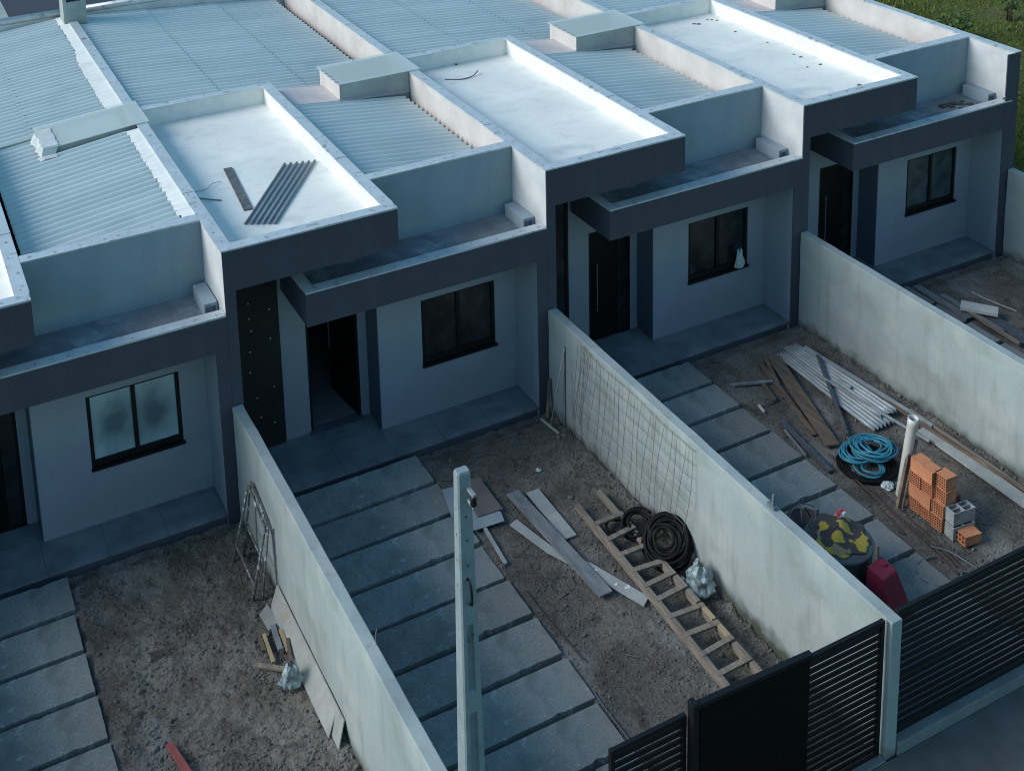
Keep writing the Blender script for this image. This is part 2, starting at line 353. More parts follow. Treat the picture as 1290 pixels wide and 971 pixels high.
# ---------------------------------------------------------------- dimensions
ZT, FB = 4.139, 3.53                # top of high parapets, underside of the high box
ZL, ZB = 3.209, 2.69                # top and underside of the porch beam
ZP = .205                           # porch floor
HW = 1.845                          # boundary walls

def coping_strips(mb, x0, x1, y0, y1, z, t=.022, seam=1.9, along='y', off=.012):
    """thin folded metal caps with small laps at the seams"""
    a, b = (y0, y1) if along == 'y' else (x0, x1)
    n = max(1, round((b-a)/seam)); 
    for i in range(n):
        p, q = a+(b-a)*i/n, a+(b-a)*(i+1)/n
        dz = .003*(i % 2)+.001*((i*7) % 3)
        lap = .03 if i < n-1 else 0
        if along == 'y': mb.box(x0-off+.001*(i % 2), x1+off-.001*(i % 2), p, q-(.004 if lap else 0), z-t, z+dz)
        else: mb.box(p, q-(.004 if lap else 0), y0-off+.001*(i % 2), y1+off-.001*(i % 2), z-t, z+dz)
        mid = q
        if lap:
            if along == 'y': mb.box(x0-off-.002, x1+off+.002, q-.05, q+.02, z+.0045, z+.0075)
            else: mb.box(q-.05, q+.02, y0-off-.002, y1+off+.002, z+.0045, z+.0075)

def seal_spots(mb, pts, r=.022):
    for (x, y, z) in pts:
        rr = r*random.uniform(.5, 1.2); n = 7; a0 = random.random()*6
        ring = [(x+rr*random.uniform(.7, 1.2)*math.cos(a0+6.283*k/n), y+rr*random.uniform(.7, 1.2)*math.sin(a0+6.283*k/n), z+.001) for k in range(n)]
        mb.add(ring+[(x, y, z+.006)], [(k, (k+1) % n, n) for k in range(n)], True)

PITCH = .172
def rib(a): return 2*(.5+.5*math.cos(a))**1.7-1
def corrugated(x0, x1, y0, y1, zl, zr, amp=.043, laps=(), steps=14, notch=0.0):
    """wavy sheet with ribs along x, sloping from zl (left) to zr (right), made of lapped lengths"""
    mb = MB(); cuts = [x0]+list(laps)+[x1]
    nw = (y1-y0)/PITCH; ny = int(nw*steps)
    z_at = lambda x: zl+(zr-zl)*(x-x0)/(x1-x0)
    down_right = zr < zl
    for i in range(len(cuts)-1):
        a, b = cuts[i], cuts[i+1]
        if down_right: za, zb = z_at(a), z_at(b)+(.014 if i < len(cuts)-2 else 0); b2 = b+(.03 if i < len(cuts)-2 else 0); a2 = a
        else: za, zb = z_at(a)+(.014 if i > 0 else 0), z_at(b); a2 = a-(.03 if i > 0 else 0); b2 = b
        nx = 5; vs = []; fs = []
        for q in range(nx+1):
            t = q/nx
            for p in range(ny+1):
                y = y0+(y1-y0)*p/ny
                e = 0
                if notch and ((i == len(cuts)-2 and q == nx) or (i == 0 and q == 0)): e = 0
                wob = .004*noise.noise((a*3+t*2, y*1.3, 5.1))
                vs.append((a2+(b2-a2)*t+e, y, za+(zb-za)*t+amp*rib(2*math.pi*(y-y0)/PITCH)+wob))
        for q in range(nx):
            for p in range(ny):
                k = q*(ny+1)+p; fs.append((k, k+ny+1, k+ny+2, k+1))
        mb.add(vs, fs, True)
    return mb

def house(i, name_label, mirror_roof=False, door_open=False, panel='glass', end=False, glass=None, pane='dark', chimney=False, bag=False):
    X = 5.0*i
    h = thing('row_house', name_label, 'house', (X, 0, 0), 'white roofed row houses')
    p = lambda mb, n, m, par=h, bev=0: mb.build(n, m, par, bev)
    # ---- party wall on the left
    pw = p(B(X, X+.15, .022, 1.22, 0, ZT-.022), 'party_wall', WHITE_STUCCO)
    p(B(X, X+.15, 1.221, 12.1, 0, ZT-.022), 'party_wall', PINK_STUCCO)
    if end:
        p(B(X+5, X+5.15, .022, 1.22, 0, ZT-.022), 'party_wall', WHITE_STUCCO)
        p(B(X+5, X+5.15, 1.221, 12.1, 0, ZT-.022), 'party_wall', PINK_STUCCO)
    # ---- dark front frame
    fr = MB()
    if end: fr.box(X+4.822, X+5.15, 0, .02, 0, ZT-.024)
    else: fr.box(X+4.822, X+4.998, 0, .02, 0, ZB)
    fr.box(X, X+.153, 0, .02, 0, FB); fr.box(X, X+2.56, 0, .02, FB, ZT-.024)
    if end: fr.box(X+1.13, X+4.82, 0, .02, ZB, ZL-.02)
    else: fr.box(X+1.13, X+4.998, 0, .02, ZB, ZL-.02)
    ff = p(fr, 'front_frame', DARK)
    # porch side wall at the right
    p(B(X+4.822, X+4.998, .022, .9, 0, ZB-.002), 'porch_side_wall', WALL_LIGHT)
    # ---- porch beam and terrace slab
    p(MB().box(X+1.13, X+4.998, .021, 1.149, ZB, 3.015), 'canopy', DARK)
    up = MB(); up.box(X+1.13, X+4.995, .021, .165, 3.016, ZL-.022); up.box(X+1.13, X+1.28, .166, 1.148, 3.016, ZL-.022)
    cu = p(up, 'canopy_kerb', DARK)
    te = MB(); te.box(X+1.282, X+4.996, .167, 1.047, 3.0155, 3.03)
    p(te, 'terrace_floor', TERRACE)
    cp = MB(); coping_strips(cp, X+1.13, X+4.995, .0, .165, ZL, along='x', off=.008); coping_strips(cp, X+1.13, X+1.28, .175, 1.04, ZL, along='y', off=.008)
    p(cp, 'flashing', COPING)
    # conduit block on the terrace
    sb = MB(); zt = 3.235
    sb.voxel([X+4.80, X+4.82, X+4.96, X+4.985], [.36, .42, .95], [3.031, 3.08, zt-.05, zt], lambda a, b, c: not (b == 0 and a == 1 and c == 1))
    p(sb, 'scupper_box', WALL_TERR, bev=.004)
    # ---- front roof parapet
    wy0, wy1 = 1.05, 1.22
    p(B(X+2.562, X+4.998, wy0, wy1, ZB, ZT-.022), 'roof_parapet', WALL_TERR)
    # ---- window bay
    y0, y1 = .696, .85; xl, xr, zb_, zt_ = X+3.175, X+4.447, 1.062, 2.152
    p(MB().voxel([X+2.455, xl, xr, X+4.82], [y0, y1], [0, zb_, zt_, ZB-.002], lambda a, b, c: not (a == 1 and c == 1)), 'window_wall', WALL_LIGHT)
    p(B(X+2.445, X+2.454, y0+.002, 1.149, 0, ZB-.002), 'bay_side', DARK2)
    w = MB(); e = .055
    fy0, fy1 = y0+.02, y0+.09
    w.voxel([xl, xl+e, (xl+xr)/2-.03, (xl+xr)/2+.03, xr-e, xr], [fy0, fy1], [zb_, zb_+.10, zt_-e*.6, zt_], lambda a, b, c: not (a in (1, 3) and c == 1))
    wf = p(w, 'window', BLACK, bev=.003)
    gl = {'dark': GLASS_DARK, 'mid': GLASS_MID}.get(pane)
    for k, (a, b) in enumerate(((xl+e, (xl+xr)/2-.03), ((xl+xr)/2+.03, xr-e))):
        mm = gl or pane_mat('dusty_window_glass', (.12, .16, .18), (.40, .50, .54), .20, 1.05, ((a+b)/2-X+(.06 if k == 0 else -.06), 0, (zb_+zt_)/2+.02), .42)
        B(a, b, fy0+.03, fy0+.038, zb_+.10, zt_-e*.6).build('pane', mm, h).parent = wf
    si = B(xl-.01, xr+.015, y0-.035, fy0-.001, zb_-.03, zb_+.012).build('sill', BLACK, h); si.parent = wf
    # ---- entry
    ey0, ey1 = 1.15, 1.28
    dx0, dx1, dz = X+1.475, X+2.305, 2.205
    p(MB().voxel([X+1.07, dx0, dx1, X+2.444], [ey0, ey1], [ZP, dz, FB], lambda a, b, c: not (a == 1 and c == 0)), 'entry_wall', WALL_LIGHT)
    d = MB(); d.voxel([dx0, dx0+.04, dx1-.04, dx1], [ey0+.01, ey1-.02], [ZP+.001, dz-.04, dz], lambda a, b, c: a != 1 or c == 1)
    df = p(d, 'door_frame', BLACK)
    if door_open:
        hinge = Matrix.Translation((dx1-.045, ey1, 0)) @ Matrix.Rotation(R(-82), 4, 'Z')
        leaf = MB().box(-.76, 0, 0, .045, ZP+.015, dz-.045, hinge); lf = p(leaf, 'door', DOOR, bev=.003)
        hb = MB(); hb.bar(hinge @ Vector((-.68, -.05, 1.0)), hinge @ Vector((-.68, -.05, 1.5)), .02, .02); hd = hb.build('handle', STEEL, h); hd.parent = lf
        p(B(dx0-.02, dx1+.02, ey0-.10, ey0+.05, ZP+.002, ZP+.022), 'threshold', DARK2)
    else:
        leaf = MB(); leaf.box(dx0+.042, dx1-.235, ey0+.03, ey0+.075, ZP+.008, dz-.042); lf = p(leaf, 'door', DOOR, bev=.003)
        fx = B(dx1-.23, dx1-.042, ey0+.035, ey0+.06, ZP+.008, dz-.042); p(fx, 'door_sidelight', GLASS_DARK)
        hb = MB(); hb.bar((dx0+.15, ey0-.02, .75), (dx0+.15, ey0-.02, 1.62), .014, .014)
        for zz in (.85, 1.52): hb.bar((dx0+.15, ey0-.02, zz), (dx0+.15, ey0+.03, zz), .012, .012)
        hd = hb.build('handle', STEEL, h); hd.parent = lf
    px0, px1 = X+.1525, X+1.068
    if panel == 'dots':
        pn = p(B(px0, px1, ey0-.03, ey0, ZP+.001, FB-.002), 'entry_panel', PANEL)
        dots = MB(); a0 = ey0-.031
        for (fx_, z) in ((.62, 2.62), (.93, 2.45), (.62, 2.38), (.64, 2.18), (.92, 1.98), (.60, 1.85), (.58, 1.52), (.93, 1.18), (.66, 1.08), (.70, .75), (.9, .6)):
            dots.lathe([(0, 0), (.013, .001), (.011, .005), (0, .006)], 8, Matrix.Translation((X+fx_, a0, z)) @ Matrix.Rotation(R(90), 4, 'X'))
        q = dots.build('fixing_dots', FIXING_DOT, h); q.parent = pn
    else:
        gw = MB().voxel([px0, px0+.05, px1-.05, px1], [ey0-.02, ey0+.04], [ZP+.001, ZP+.06, FB-.06, FB-.002], lambda a, b, c: not (a == 1 and c == 1))
        g = p(gw, 'entry_window', BLACK); q = B(px0+.05, px1-.05, ey0+.005, ey0+.015, ZP+.06, FB-.06).build('pane', GLASS_DARK, h); q.parent = g
    # ---- porch floor
    p(MB().prism([(X+.152, .03), (X+4.82, .03), (X+4.82, y0), (X+2.444, y0), (X+2.444, ey0), (X+.152, ey0)], ZP-.032, ZP), 'porch_floor', TILE, bev=.002)
    p(MB().prism([(X+.152, .085), (X+4.82, .085), (X+4.82, y0-.001), (X+2.4435, y0-.001), (X+2.4435, ey0-.001), (X+.152, ey0-.001)], 0, ZP-.0321), 'porch_base', DARK2)  # dark colour stands in for shade in the gap under the porch edge
    # ---- inside: dark room behind door and windows
    inn = MB(); inn.box(X+.152, X+4.82, 1.3, 4.5, .10, ZP); inn.box(X+.152, X+4.82, 4.5, 4.6, .10, 2.75); inn.box(X+.152, X+4.99, 1.29, 11.9, 2.75, 2.85)
    inn.box(X+2.9, X+3.0, 1.3, 4.5, ZP, 2.75); inn.box(X+4.81, X+4.99, .91, 12, 0, 2.75); inn.box(X+2.456, X+4.8, .86, 1.28, 2.6, 2.689); inn.box(X+3.01, X+4.8, .86, 1.3, .1, ZP)
    p(inn, 'interior', INNER)
    # ---- high box with its white flat roof
    bx = MB(); xa, xb = X+.152, X+2.56
    bx.box(xa, xb, .022, 5.70, FB, 3.82)
    bx.box(xa, xb, .022, .185, 3.8201, ZT-.022); bx.box(xa, xb, 5.54, 5.70, 3.8201, ZT-.022); bx.box(xb-.155, xb, .1851, 5.5399, 3.8201, ZT-.022)
    bx.box(xa-.001, xa+.012, .1851, 5.5399, 3.8201, ZT-.023)
    fl = p(bx, 'flat_roof', MEMBRANE)
    p(B(xb+.0005, xb+.003, .022, 1.049, FB-.0, ZT-.023), 'box_side', DARK2)
    cp = MB()
    coping_strips(cp, X, X+.155, -.005, 12.1, ZT, along='y')
    coping_strips(cp, X+.17, X+2.56, 0, .17, ZT+.002, along='x', seam=1.3)
    coping_strips(cp, X+2.40, X+2.56, .185, 5.70, ZT+.001, along='y')
    coping_strips(cp, X+.17, X+2.40, 5.54, 5.70, ZT-.001, along='x')
    coping_strips(cp, X+2.575, X+4.985, wy0, wy1, ZT-.002, along='x', seam=1.2)
    if end: coping_strips(cp, X+5, X+5.15, -.005, 12.1, ZT, along='y')
    pts = [(X+.08+random.uniform(-.04, .04), y+random.uniform(-.1, .1), ZT+.004) for y in [k*.43+.2 for k in range(26)]]
    pts += [(X+2.48+random.uniform(-.05, .05), k*.47+.3, ZT+.004) for k in range(11)]
    pts += [(X+.3+k*.36, .09+random.uniform(-.03, .03), ZT+.004) for k in range(6)] + [(X+2.7+k*.33, 1.13+random.uniform(-.03, .03), ZT+.002) for k in range(7)]
    pts += [(X+1.3+k*.41, .08+random.uniform(-.03, .03), ZL+.003) for k in range(9)]
    nf = len(cp.f); seal_spots(cp, pts); cpo = p(cp, 'coping', COPING); second_material(cpo, SEAL, nf)
    # ---- corrugated roofs
    rx0, rx1 = X+2.575, X+4.90
    if mirror_roof:
        f0 = corrugated(X+2.68, X+4.80, 1.235, 5.75, 3.80, 4.06, laps=()); f1 = corrugated(X+.17, X+4.80, 5.70, 11.95, 3.585, 4.05, laps=(X+1.9, X+3.4))
        fls = MB(); n = 40
        for (ya, yb) in ((1.235, 4.84), (5.95, 11.9)):
            vs = []; fs = []; n = int((yb-ya)/.05)
            for k in range(n+1):
                y = ya+(yb-ya)*k/n; jag = .03*noise.noise((y*7, 2.2, i))+.03*noise.noise((y*19, 1.2, i))
                w0 = .205 if ya < 3 else .20+.10*max(0, min(1, (9.6-y)/1.0))
                vs += [(X+4.998, y, 4.115), (X+4.93, y, 4.108), (X+5-w0+jag, y, 4.075+.024*math.cos(2*math.pi*(y-1.235)/PITCH))]
            for k in range(n): fs += [(3*k, 3*k+3, 3*k+4, 3*k+1), (3*k+1, 3*k+4, 3*k+5, 3*k+2)]
            fls.add(vs, fs, True)
        p(fls, 'flashing', MEMBRANE)
        p(B(X+2.562, X+2.68, 1.23, 5.7, 3.55, 3.60), 'gutter', GUTTER)
        zs0 = 3.95
    else:
        f0 = corrugated(rx0, X+4.89, 1.235, 4.84, 3.93, 3.655, laps=())
        f1 = corrugated(X+.17, X+4.76, 5.76, 11.95, 4.03, 3.68, laps=(X+1.75, X+3.35))
        p(B(X+4.70, X+4.99, 1.23, 11.9, 3.45, 3.50), 'gutter', GUTTER)
        zs0 = 3.70
    p(f0, 'corrugated_roof', CORR); nf = len(f1.f); scm = f1
    lines = (X+1.72, X+3.32) if not mirror_roof else (X+1.93, X+3.43)
    zl_, zr_ = (3.60, 4.06) if mirror_roof else (4.03, 3.68)
    for xx in lines:
        for k in range(0, int(6.1/PITCH), 2):
            z = zl_+(zr_-zl_)*(xx-X-.17)/4.61+.03
            scm.lathe([(.011, 0), (.010, .010), (0, .013)], 6, Matrix.Translation((xx+random.uniform(-.01, .01), 5.76+PITCH*k, z+.006)))
    second_material(p(f1, 'corrugated_roof', CORR), SCREW, nf)
    # ---- skylight box
    sx0, sx1, sy0, sy1 = (X+3.62, X+4.985, 4.88, 5.88) if not mirror_roof else (X+3.5, X+4.985, 4.96, 5.93)
    zg = 4.15
    sk = MB().voxel([sx0, sx0+.08, sx1-.02, sx1], [sy0, sy0+.08, sy1-.08, sy1], [3.3, zg], lambda a, b, c: not (a == 1 and b == 1))
    sk.box(sx0+.081, sx1-.021, sy0+.081, sy1-.081, 3.3, 3.42)
    slope = (lambda x: 0) if not mirror_roof else (lambda x: -.13*max(0, min(1, (X+5-x)/1.5)))
    sk.v = [(x, y, z+slope(x)) if z > zg-.01 else (x, y, z) for x, y, z in sk.v]
    so = p(sk, 'skylight', SKY_STUCCO)
    lw = B(sx0-.004, sx0-.0005, sy0-.002, sy1-.002, 3.6, zg-.002+slope(sx0)).build('side_render', PINK_STUCCO if not mirror_roof else MEMBRANE, h); lw.parent = so
    gx1 = X+5.20 if i != 2 else X+5.1
    gb = MB().voxel([sx0-.05, sx0+.3, sx0+.8, X+5.0, gx1], [sy0-.05, sy1+.04], [zg+.008, zg+.02], lambda a, b, c: True); gb.v = [(x, y, z+slope(x)) for x, y, z in gb.v]
    g = gb.build('glass', SKYGLASS, h); g.parent = so
    gs = MB()
    for (a, b, c, d) in ((sx0-.06, sx0+.02, sy0-.05, sy1+.04), ):
        for k in range(5): gs.box(a+.0, a+.05+.02*random.random(), c+.1+k*.17, c+.17+k*.17, zg+.021, zg+.025)
    if not mirror_roof: q = gs.build('sealant_dab', SEAL, h); q.parent = so
    base = MB()
    if not mirror_roof:
        base.add([(X+2.60, 4.84, 3.97), (sx0, 4.84, 3.86), (sx0, 5.72, 3.86), (X+2.60, 5.72, 3.97), (X+2.60, 4.84, 3.9), (sx0, 4.84, 3.78)], [(0, 1, 2, 3), (4, 5, 1, 0)])
        p(base, 'flashing', PINKFLASH)
        st = MB(); n = 30; vs = []; fs = []
        for k in range(n+1):
            x = sx0-.05+(sx1-sx0+.05)*k/n; zz = 3.70+.15*(1-(x-rx0)/2.4)+.05
            vs += [(x, sy0-.001, zz+.035+.012*noise.noise((x*13, 1, 1))), (x, sy0-.05-.02*noise.noise((x*9, 3, 1)), zz)]
        for k in range(n): fs.append((2*k, 2*k+1, 2*k+3, 2*k+2))
        st.add(vs, fs, True); p(st, 'sealing_strip', SEAL)
    else:
        wr = MB(); n = 14; vs = []; fs = []
        for k in range(n+1):
            y = 4.72+(5.72-4.72)*k/n; j = .07*noise.noise((y*9, 4, 4))+.04*noise.noise((y*23, 4, 4))
            zw = zg+slope(sx0+.1)+.045
            vs += [(sx0+.20+j*.5, y, zw+.004*noise.noise((y*20, 1, 2))) if y > sy0-.05 else (sx0+.15+j*.4, y, 3.955), (sx0-.06+j, y, zw-.012 if y > sy0-.05 else 3.95), (sx0-.13+j*1.3, y, 3.925)]
        for k in range(n): fs += [(3*k, 3*k+3, 3*k+4, 3*k+1), (3*k+1, 3*k+4, 3*k+5, 3*k+2)]
        wr.add(vs, fs, False); p(wr, 'membrane_wrap', WRAP)
    # ---- back parapet with a rounded white cap
    p(B(X+.152, X+4.998, 11.97, 12.1, 2.9, 4.10), 'back_parapet', WHITE_STUCCO)
    cap = MB(); cap.tube([(X+.152, 12.04, 4.16), (X+4.998, 12.04, 4.16)], .085, 12); p(cap, 'ridge_cap', COPING)
    rdg = MB(); rdg.box(X+.3, X+4.95, 11.7, 11.92, 4.14 if not mirror_roof else 4.12, 4.16 if not mirror_roof else 4.14)
    if chimney:
        c = MB().voxel([X-.10, X-.02, X+.27, X+.38], [11.33, 11.40, 11.75, 11.82], [4.0, 4.57, 4.95, 5.3, 5.4], lambda a, b, cc: (a != 1 or b != 1 or cc == 3) and not (cc == 1 and b == 0 and a == 1))
        p(c, 'chimney', SKY_STUCCO, bev=.006)
    # walls of the rest of the house so that the row is solid
    p(B(X+.152, X+4.81, 11.9, 11.968, 0, 3.4), 'back_wall', WALL_LIGHT)
    return h

WRAP = M('aged_membrane', (.64, .65, .64), (.50, .52, .52), 6, .75, bump=.4, bscale=30, fine=.15)
PINKFLASH = M('painted_flashing', (.66, .60, .59), (.55, .47, .46), 2.2, .6, bump=.2, bscale=12, fine=.08, spots=(.48, .26, .23), spot_scale=2.4, spot_lo=.60, spot_hi=.85)

house(-1, 'row house at the left edge, its bay window whitened with dust', mirror_roof=True, pane='dusty', panel='glass')
house(0, 'row house with the open door, behind the yard with the ladder', door_open=True, panel='dots', chimney=True)
house(1, 'row house with a white bag on its window sill and a closed door', panel='glass')
house(2, 'last row house at the right, next to the lawn', end=True, pane='mid')

# ---------------------------------------------------------------- things on the roofs and terraces
FZ = 3.8215
tag(B(-.065, .065, 0, 1.56, 0, .02, Matrix.Translation((.86, 1.6, FZ)) @ Matrix.Rotation(R(-5.5), 4, 'Z')).build('metal_strip', M('rusted_strip', (.19, .20, .21), (.10, .10, .105), 8, .8, .2, bump=.4, spots=(.25, .23, .22), spot_scale=9)),
    'dark rusty flat metal strip lying alone on the white flat roof', 'metal strip')
for k in range(6):
    t = k/5
    a = Vector((.68+.37*t, 1.18-.2*t, FZ+.018)); b = Vector((1.86+.46*t, 2.84-.13*t, FZ+.018))
    tag(MB().tube([a, b], .019, 8).build('metal_bar', ROOFBAR), 'dark metal bar among parallel bars on the white flat roof', 'metal bar', 'dark metal bars on the flat roof')
def wire(name, pts, r, m, label, cat, group=None, n=6):
    """smooth curve through the points"""
    P = [Vector(p) for p in pts]; out = []
    for i in range(len(P)-1):
        p0 = P[max(i-1, 0)]; p1 = P[i]; p2 = P[i+1]; p3 = P[min(i+2, len(P)-1)]
        for k in range(8):
            t = k/8; out.append(.5*((2*p1)+(p2-p0)*t+(2*p0-5*p1+4*p2-p3)*t*t+(3*p1-p0-3*p2+p3)*t**3))
    out.append(P[-1])
    return tag(MB().tube(out, r, n).build(name, m), label, cat, group)
wire('wire_offcut', [(.30, 2.36, FZ+.01), (.42, 2.22, FZ+.02), (.60, 2.10, FZ+.01)], .009, WIRE, 'thick dark wire offcut near the bare parapet of the roof with bars', 'wire')
wire('wire_offcut', [(.33, 2.58, FZ+.01), (.5, 2.55, FZ+.03), (.62, 2.66, FZ+.04), (.78, 2.72, FZ+.02)], .004, WIRE, 'hair thin curly wire offcut on the roof with bars', 'wire')
wire('wire_offcut', [(5.73, 4.90, FZ+.008), (6.0, 4.74, FZ+.01), (6.25, 4.76, FZ+.02), (6.42, 4.87, FZ+.06)], .010, WIRE, 'curved dark wire offcut on the empty white roof in the middle', 'wire')
def clump(name, c, r, m, label, cat, group=None, squash=.5, seed=0, sub=3, amp=.35, freq=2.2, loc0=None, sx=1, sy=1):
    bm = bmesh.new(); bmesh.ops.create_icosphere(bm, subdivisions=sub, radius=1)
    me = bpy.data.meshes.new(name)
    for v in bm.verts:
        d = v.co.normalized(); n = noise.turbulence(d*freq+Vector((seed*3.7, seed, 1)), 3, True)
        v.co = Vector((d.x*sx, d.y*sy, d.z*squash))*r*(1-amp+amp*1.6*n)
        if v.co.z < -r*squash*.45: v.co.z = -r*squash*.45
    bm.to_mesh(me); bm.free(); me.materials.append(m)
    o = bpy.data.objects.new(name, me); COL.objects.link(o); o.location = (c[0], c[1], c[2]+r*squash*.45); WL[o.name] = o.location.copy()
    for p in me.polygons: p.use_smooth = sub > 2 and amp < .3
    return tag(o, label, cat, group)
for k, (x, y) in enumerate(((11.66, 5.11), (11.72, 5.05), (12.05, 5.18), (12.13, 5.13), (12.2, 5.05), (12.05, 4.27), (12.16, 3.43), (12.13, 2.64), (12.14, 2.46), (12.17, 1.96), (11.87, 1.98), (12.02, .82))):
    clump('roof_debris', (x, y, FZ), random.uniform(.022, .05), ROOFDEB, 'dark scrap of debris on the farthest white flat roof', 'debris', 'debris scraps on the far flat roof', .35, k, 2, .5, sx=1.4)
for k, (x, y) in enumerate(((14.05, .72), (14.12, .75), (14.17, .61), (14.30, .70), (14.40, .62), (14.52, .71), (14.54, .54), (14.25, .50), (14.20, .42))):
    clump('leaf_litter', (x, y, 3.03), random.uniform(.04, .10), DRYLEAF, 'dead leaf scrap on the terrace above the far window', 'dead leaf', 'dead leaves on the far terrace', .25, k+30, 2, .55, sx=1.5)
clump('leaf_litter', (14.93, .10, ZL+.004), .05, DRYLEAF, 'single dead leaf on the metal flashing at the far wall end', 'dead leaf', None, .3, 77, 2, .5)
clump('tar_lump', (6.28, 5.5, FZ), .03, SCREW, 'tiny black tar lump below the back parapet of the empty roof', 'tar lump', None, .6, 5, 2)

# bag hanging over the window sill of the third house
# ---------------------------------------------------------------- boundary walls
def bwall(x, y1, label, y0=-.01):
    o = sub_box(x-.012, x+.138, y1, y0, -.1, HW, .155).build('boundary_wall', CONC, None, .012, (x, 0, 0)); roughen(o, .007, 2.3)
    for v in o.data.vertices: v.co.z += .006*noise.noise((v.co.y*1.7, x, 0)) if v.co.z > 1 else 0
    return tag(o, label, 'wall')
W0 = bwall(0, -6.93, 'bare concrete boundary wall with boards and a trestle leaning on it')
W1 = bwall(5, -6.93, 'bare concrete boundary wall with the wire mesh leaning on it')
W2 = bwall(10, -6.93, 'bare concrete boundary wall behind the brick stack and blue hose')
W3 = bwall(15, -6.93, 'short stretch of concrete boundary wall beside the lawn')
bwall(-5, -6.93, 'concrete boundary wall outside the left edge of the picture')
# small hooks left on top of two walls
wire('tie_wire', [(.13, -4.66, HW), (.115, -4.66, HW+.07), (.13, -4.64, HW+.13), (.15, -4.62, HW+.16)], .006, WIRE, 'short bent tie wire sticking out of a wall top beside the pole', 'wire')
cl = MB(); cl.bar((5.06, -5.02, HW-.02), (5.06, -5.02, HW+.20), .03, .03); cl.bar((5.06, -5.06, HW+.03), (5.06, -4.93, HW+.03), .05, .04)
tag(cl.build('iron_clamp', GREYHOSE, None, .004), 'small blue grey iron clamp standing on the wall top near the red box', 'clamp')

# ---------------------------------------------------------------- fences and gates
def slat_fence(name, x0, x1, y, z0, z1, label, pitch=.088, cat='fence', post_l=True, post_r=True, ends=()):
    t = thing(name, label, cat, ((x0+x1)/2, y, z0))
    s = MB(); n = round((z1-z0-.12)/pitch); pitch = (z1-z0-.115)/n
    for k in range(n):
        z = z0+.055+k*pitch+.006
        s.box(x0+.045, x1-.045, -.008, .008, -.0285, .0285, Matrix.Translation((0, y, z+.034)) @ Matrix.Rotation(R(-2), 4, 'X'))
    s.build('slats', BLACK, t)
    B(x0+.0451, x1-.0451, y-.022, y+.022, z1-.05, z1).build('rail', BLACK, t, .004); B(x0+.0451, x1-.0451, y-.022, y+.022, z0, z0+.045).build('rail', BLACK, t, .004)
    for q in (x0, x1-.045): B(q, q+.045, y-.025, y+.025, z0, z1).build('post', BLACK, t, .004)
    return t
slat_fence('slat_gate', 1.57, 2.44, -6.80, .20, 1.84, 'black slatted gate leaf left of the solid gate', cat='gate')
slat_fence('slat_gate', 3.80, 4.94, -6.86, .19, 1.87, 'black slatted gate leaf between solid gate and pale wall end', cat='gate')
g = thing('solid_gate', 'solid black sheet metal gate between two slatted leaves', 'gate', (3.2, -6.9, .1))
gm = Matrix.Translation((2.555, -6.862, 0)) @ Matrix.Rotation(R(-1.8), 4, 'Z')
MB().box(.0, 1.335, -.02, .02, .14, 1.925, gm).build('leaf', SOLID_GATE, g, .004)
MB().box(-.03, 1.355, -.032, .032, 1.926, 1.97, gm).build('top_rail', BLACK, g, .004)
MB().box(-.10, -.0315, -.05, .05, .10, 2.0, gm).build('post', BLACK, g, .006)
slat_fence('slat_fence', 5.15, 9.97, -6.83, .305, 1.87, 'long black slatted fence in front of the brick yard')
tag(B(5.15, 9.98, -6.95, -6.76, -.1, .29).build('fence_plinth', PLINTH, None, .01), 'low pale concrete plinth under the long slatted fence', 'plinth')
slat_fence('slat_fence', 10.16, 14.97, -6.83, .305, 1.87, 'black slatted fence at the far yard beyond the picture')
tag(B(.15, 4.98, -6.95, -6.74, -.1, .165).build('gate_threshold', PLINTH, None, .01), 'flat concrete threshold under the black gates', 'threshold')

# ---------------------------------------------------------------- ground
def soil_h(x, y):
    """height of the bare earth; slightly sunk along the middle boundary wall near the gate"""
    p = Vector((x, y, 0))
    h = .022*noise.noise(p*1.1+Vector((3, 1, 7)))
    rough = 1.25 if x < 0 else (.62 if x < 5 else .5 if x < 10 else .9)
    t = noise.turbulence(p*4.2, 4, False); h += rough*.026*(t-.45)
    d1 = noise.voronoi(p*8.5+Vector((0, 0, 3)))[0]; clod = max(0, .42-d1[0])*max(0, noise.noise(p*2.3)+.35)
    h += rough*.060*clod
    d2 = noise.voronoi(p*19)[0]; h += rough*.018*max(0, .5-d2[0])*max(0, noise.noise(p*3.1+Vector((9, 0, 0)))+.4)
    h += rough*.010*noise.noise(p*24)
    u = (x % 5.0)
    near = max(0, 1-(5.0-u)/.28)                 # rubble fillet along the wall foot
    h += (.035 if x < 0 else .07)*near*(.55+.8*noise.noise(p*6))
    h -= .05*max(0, min(1, (y+.22)/.16))
    in_slab = u < (2.60 if x < 0 else 2.67 if x < 5 else 2.61)
    if in_slab: h = min(h, .02)*.35-.095
    else: h = h-.012
    if y > -.02: h = min(h, -.02)
    if 3.9 < x < 5.02: h -= .09*max(0, min(1, (x-3.9)/.8))*max(0, min(1, (-2.6-y)/1.6))
    return h+.125
def soil():
    x0, x1, y0, y1, st = -4.0, 15.0, -6.78, .06, .0235
    nx = int((x1-x0)/st); ny = int((y1-y0)/st); vs = []; fs = []
    for j in range(ny+1):
        y = y0+(y1-y0)*j/ny
        for i in range(nx+1):
            x = x0+(x1-x0)*i/nx; vs.append((x, y, soil_h(x, y)))
    for j in range(ny):
        for i in range(nx): k = j*(nx+1)+i; fs.append((k, k+1, k+nx+2, k+nx+1))
    return struct(MB().add(vs, fs, True).build('yard_soil', SOIL))
soil()
g = MB(); S = 400
g.add([(-S, -S, -.16), (S, -S, -.16), (S, S, -.16), (-S, S, -.16)], [(0, 1, 2, 3)])
struct(g.build('ground', GRASSG))
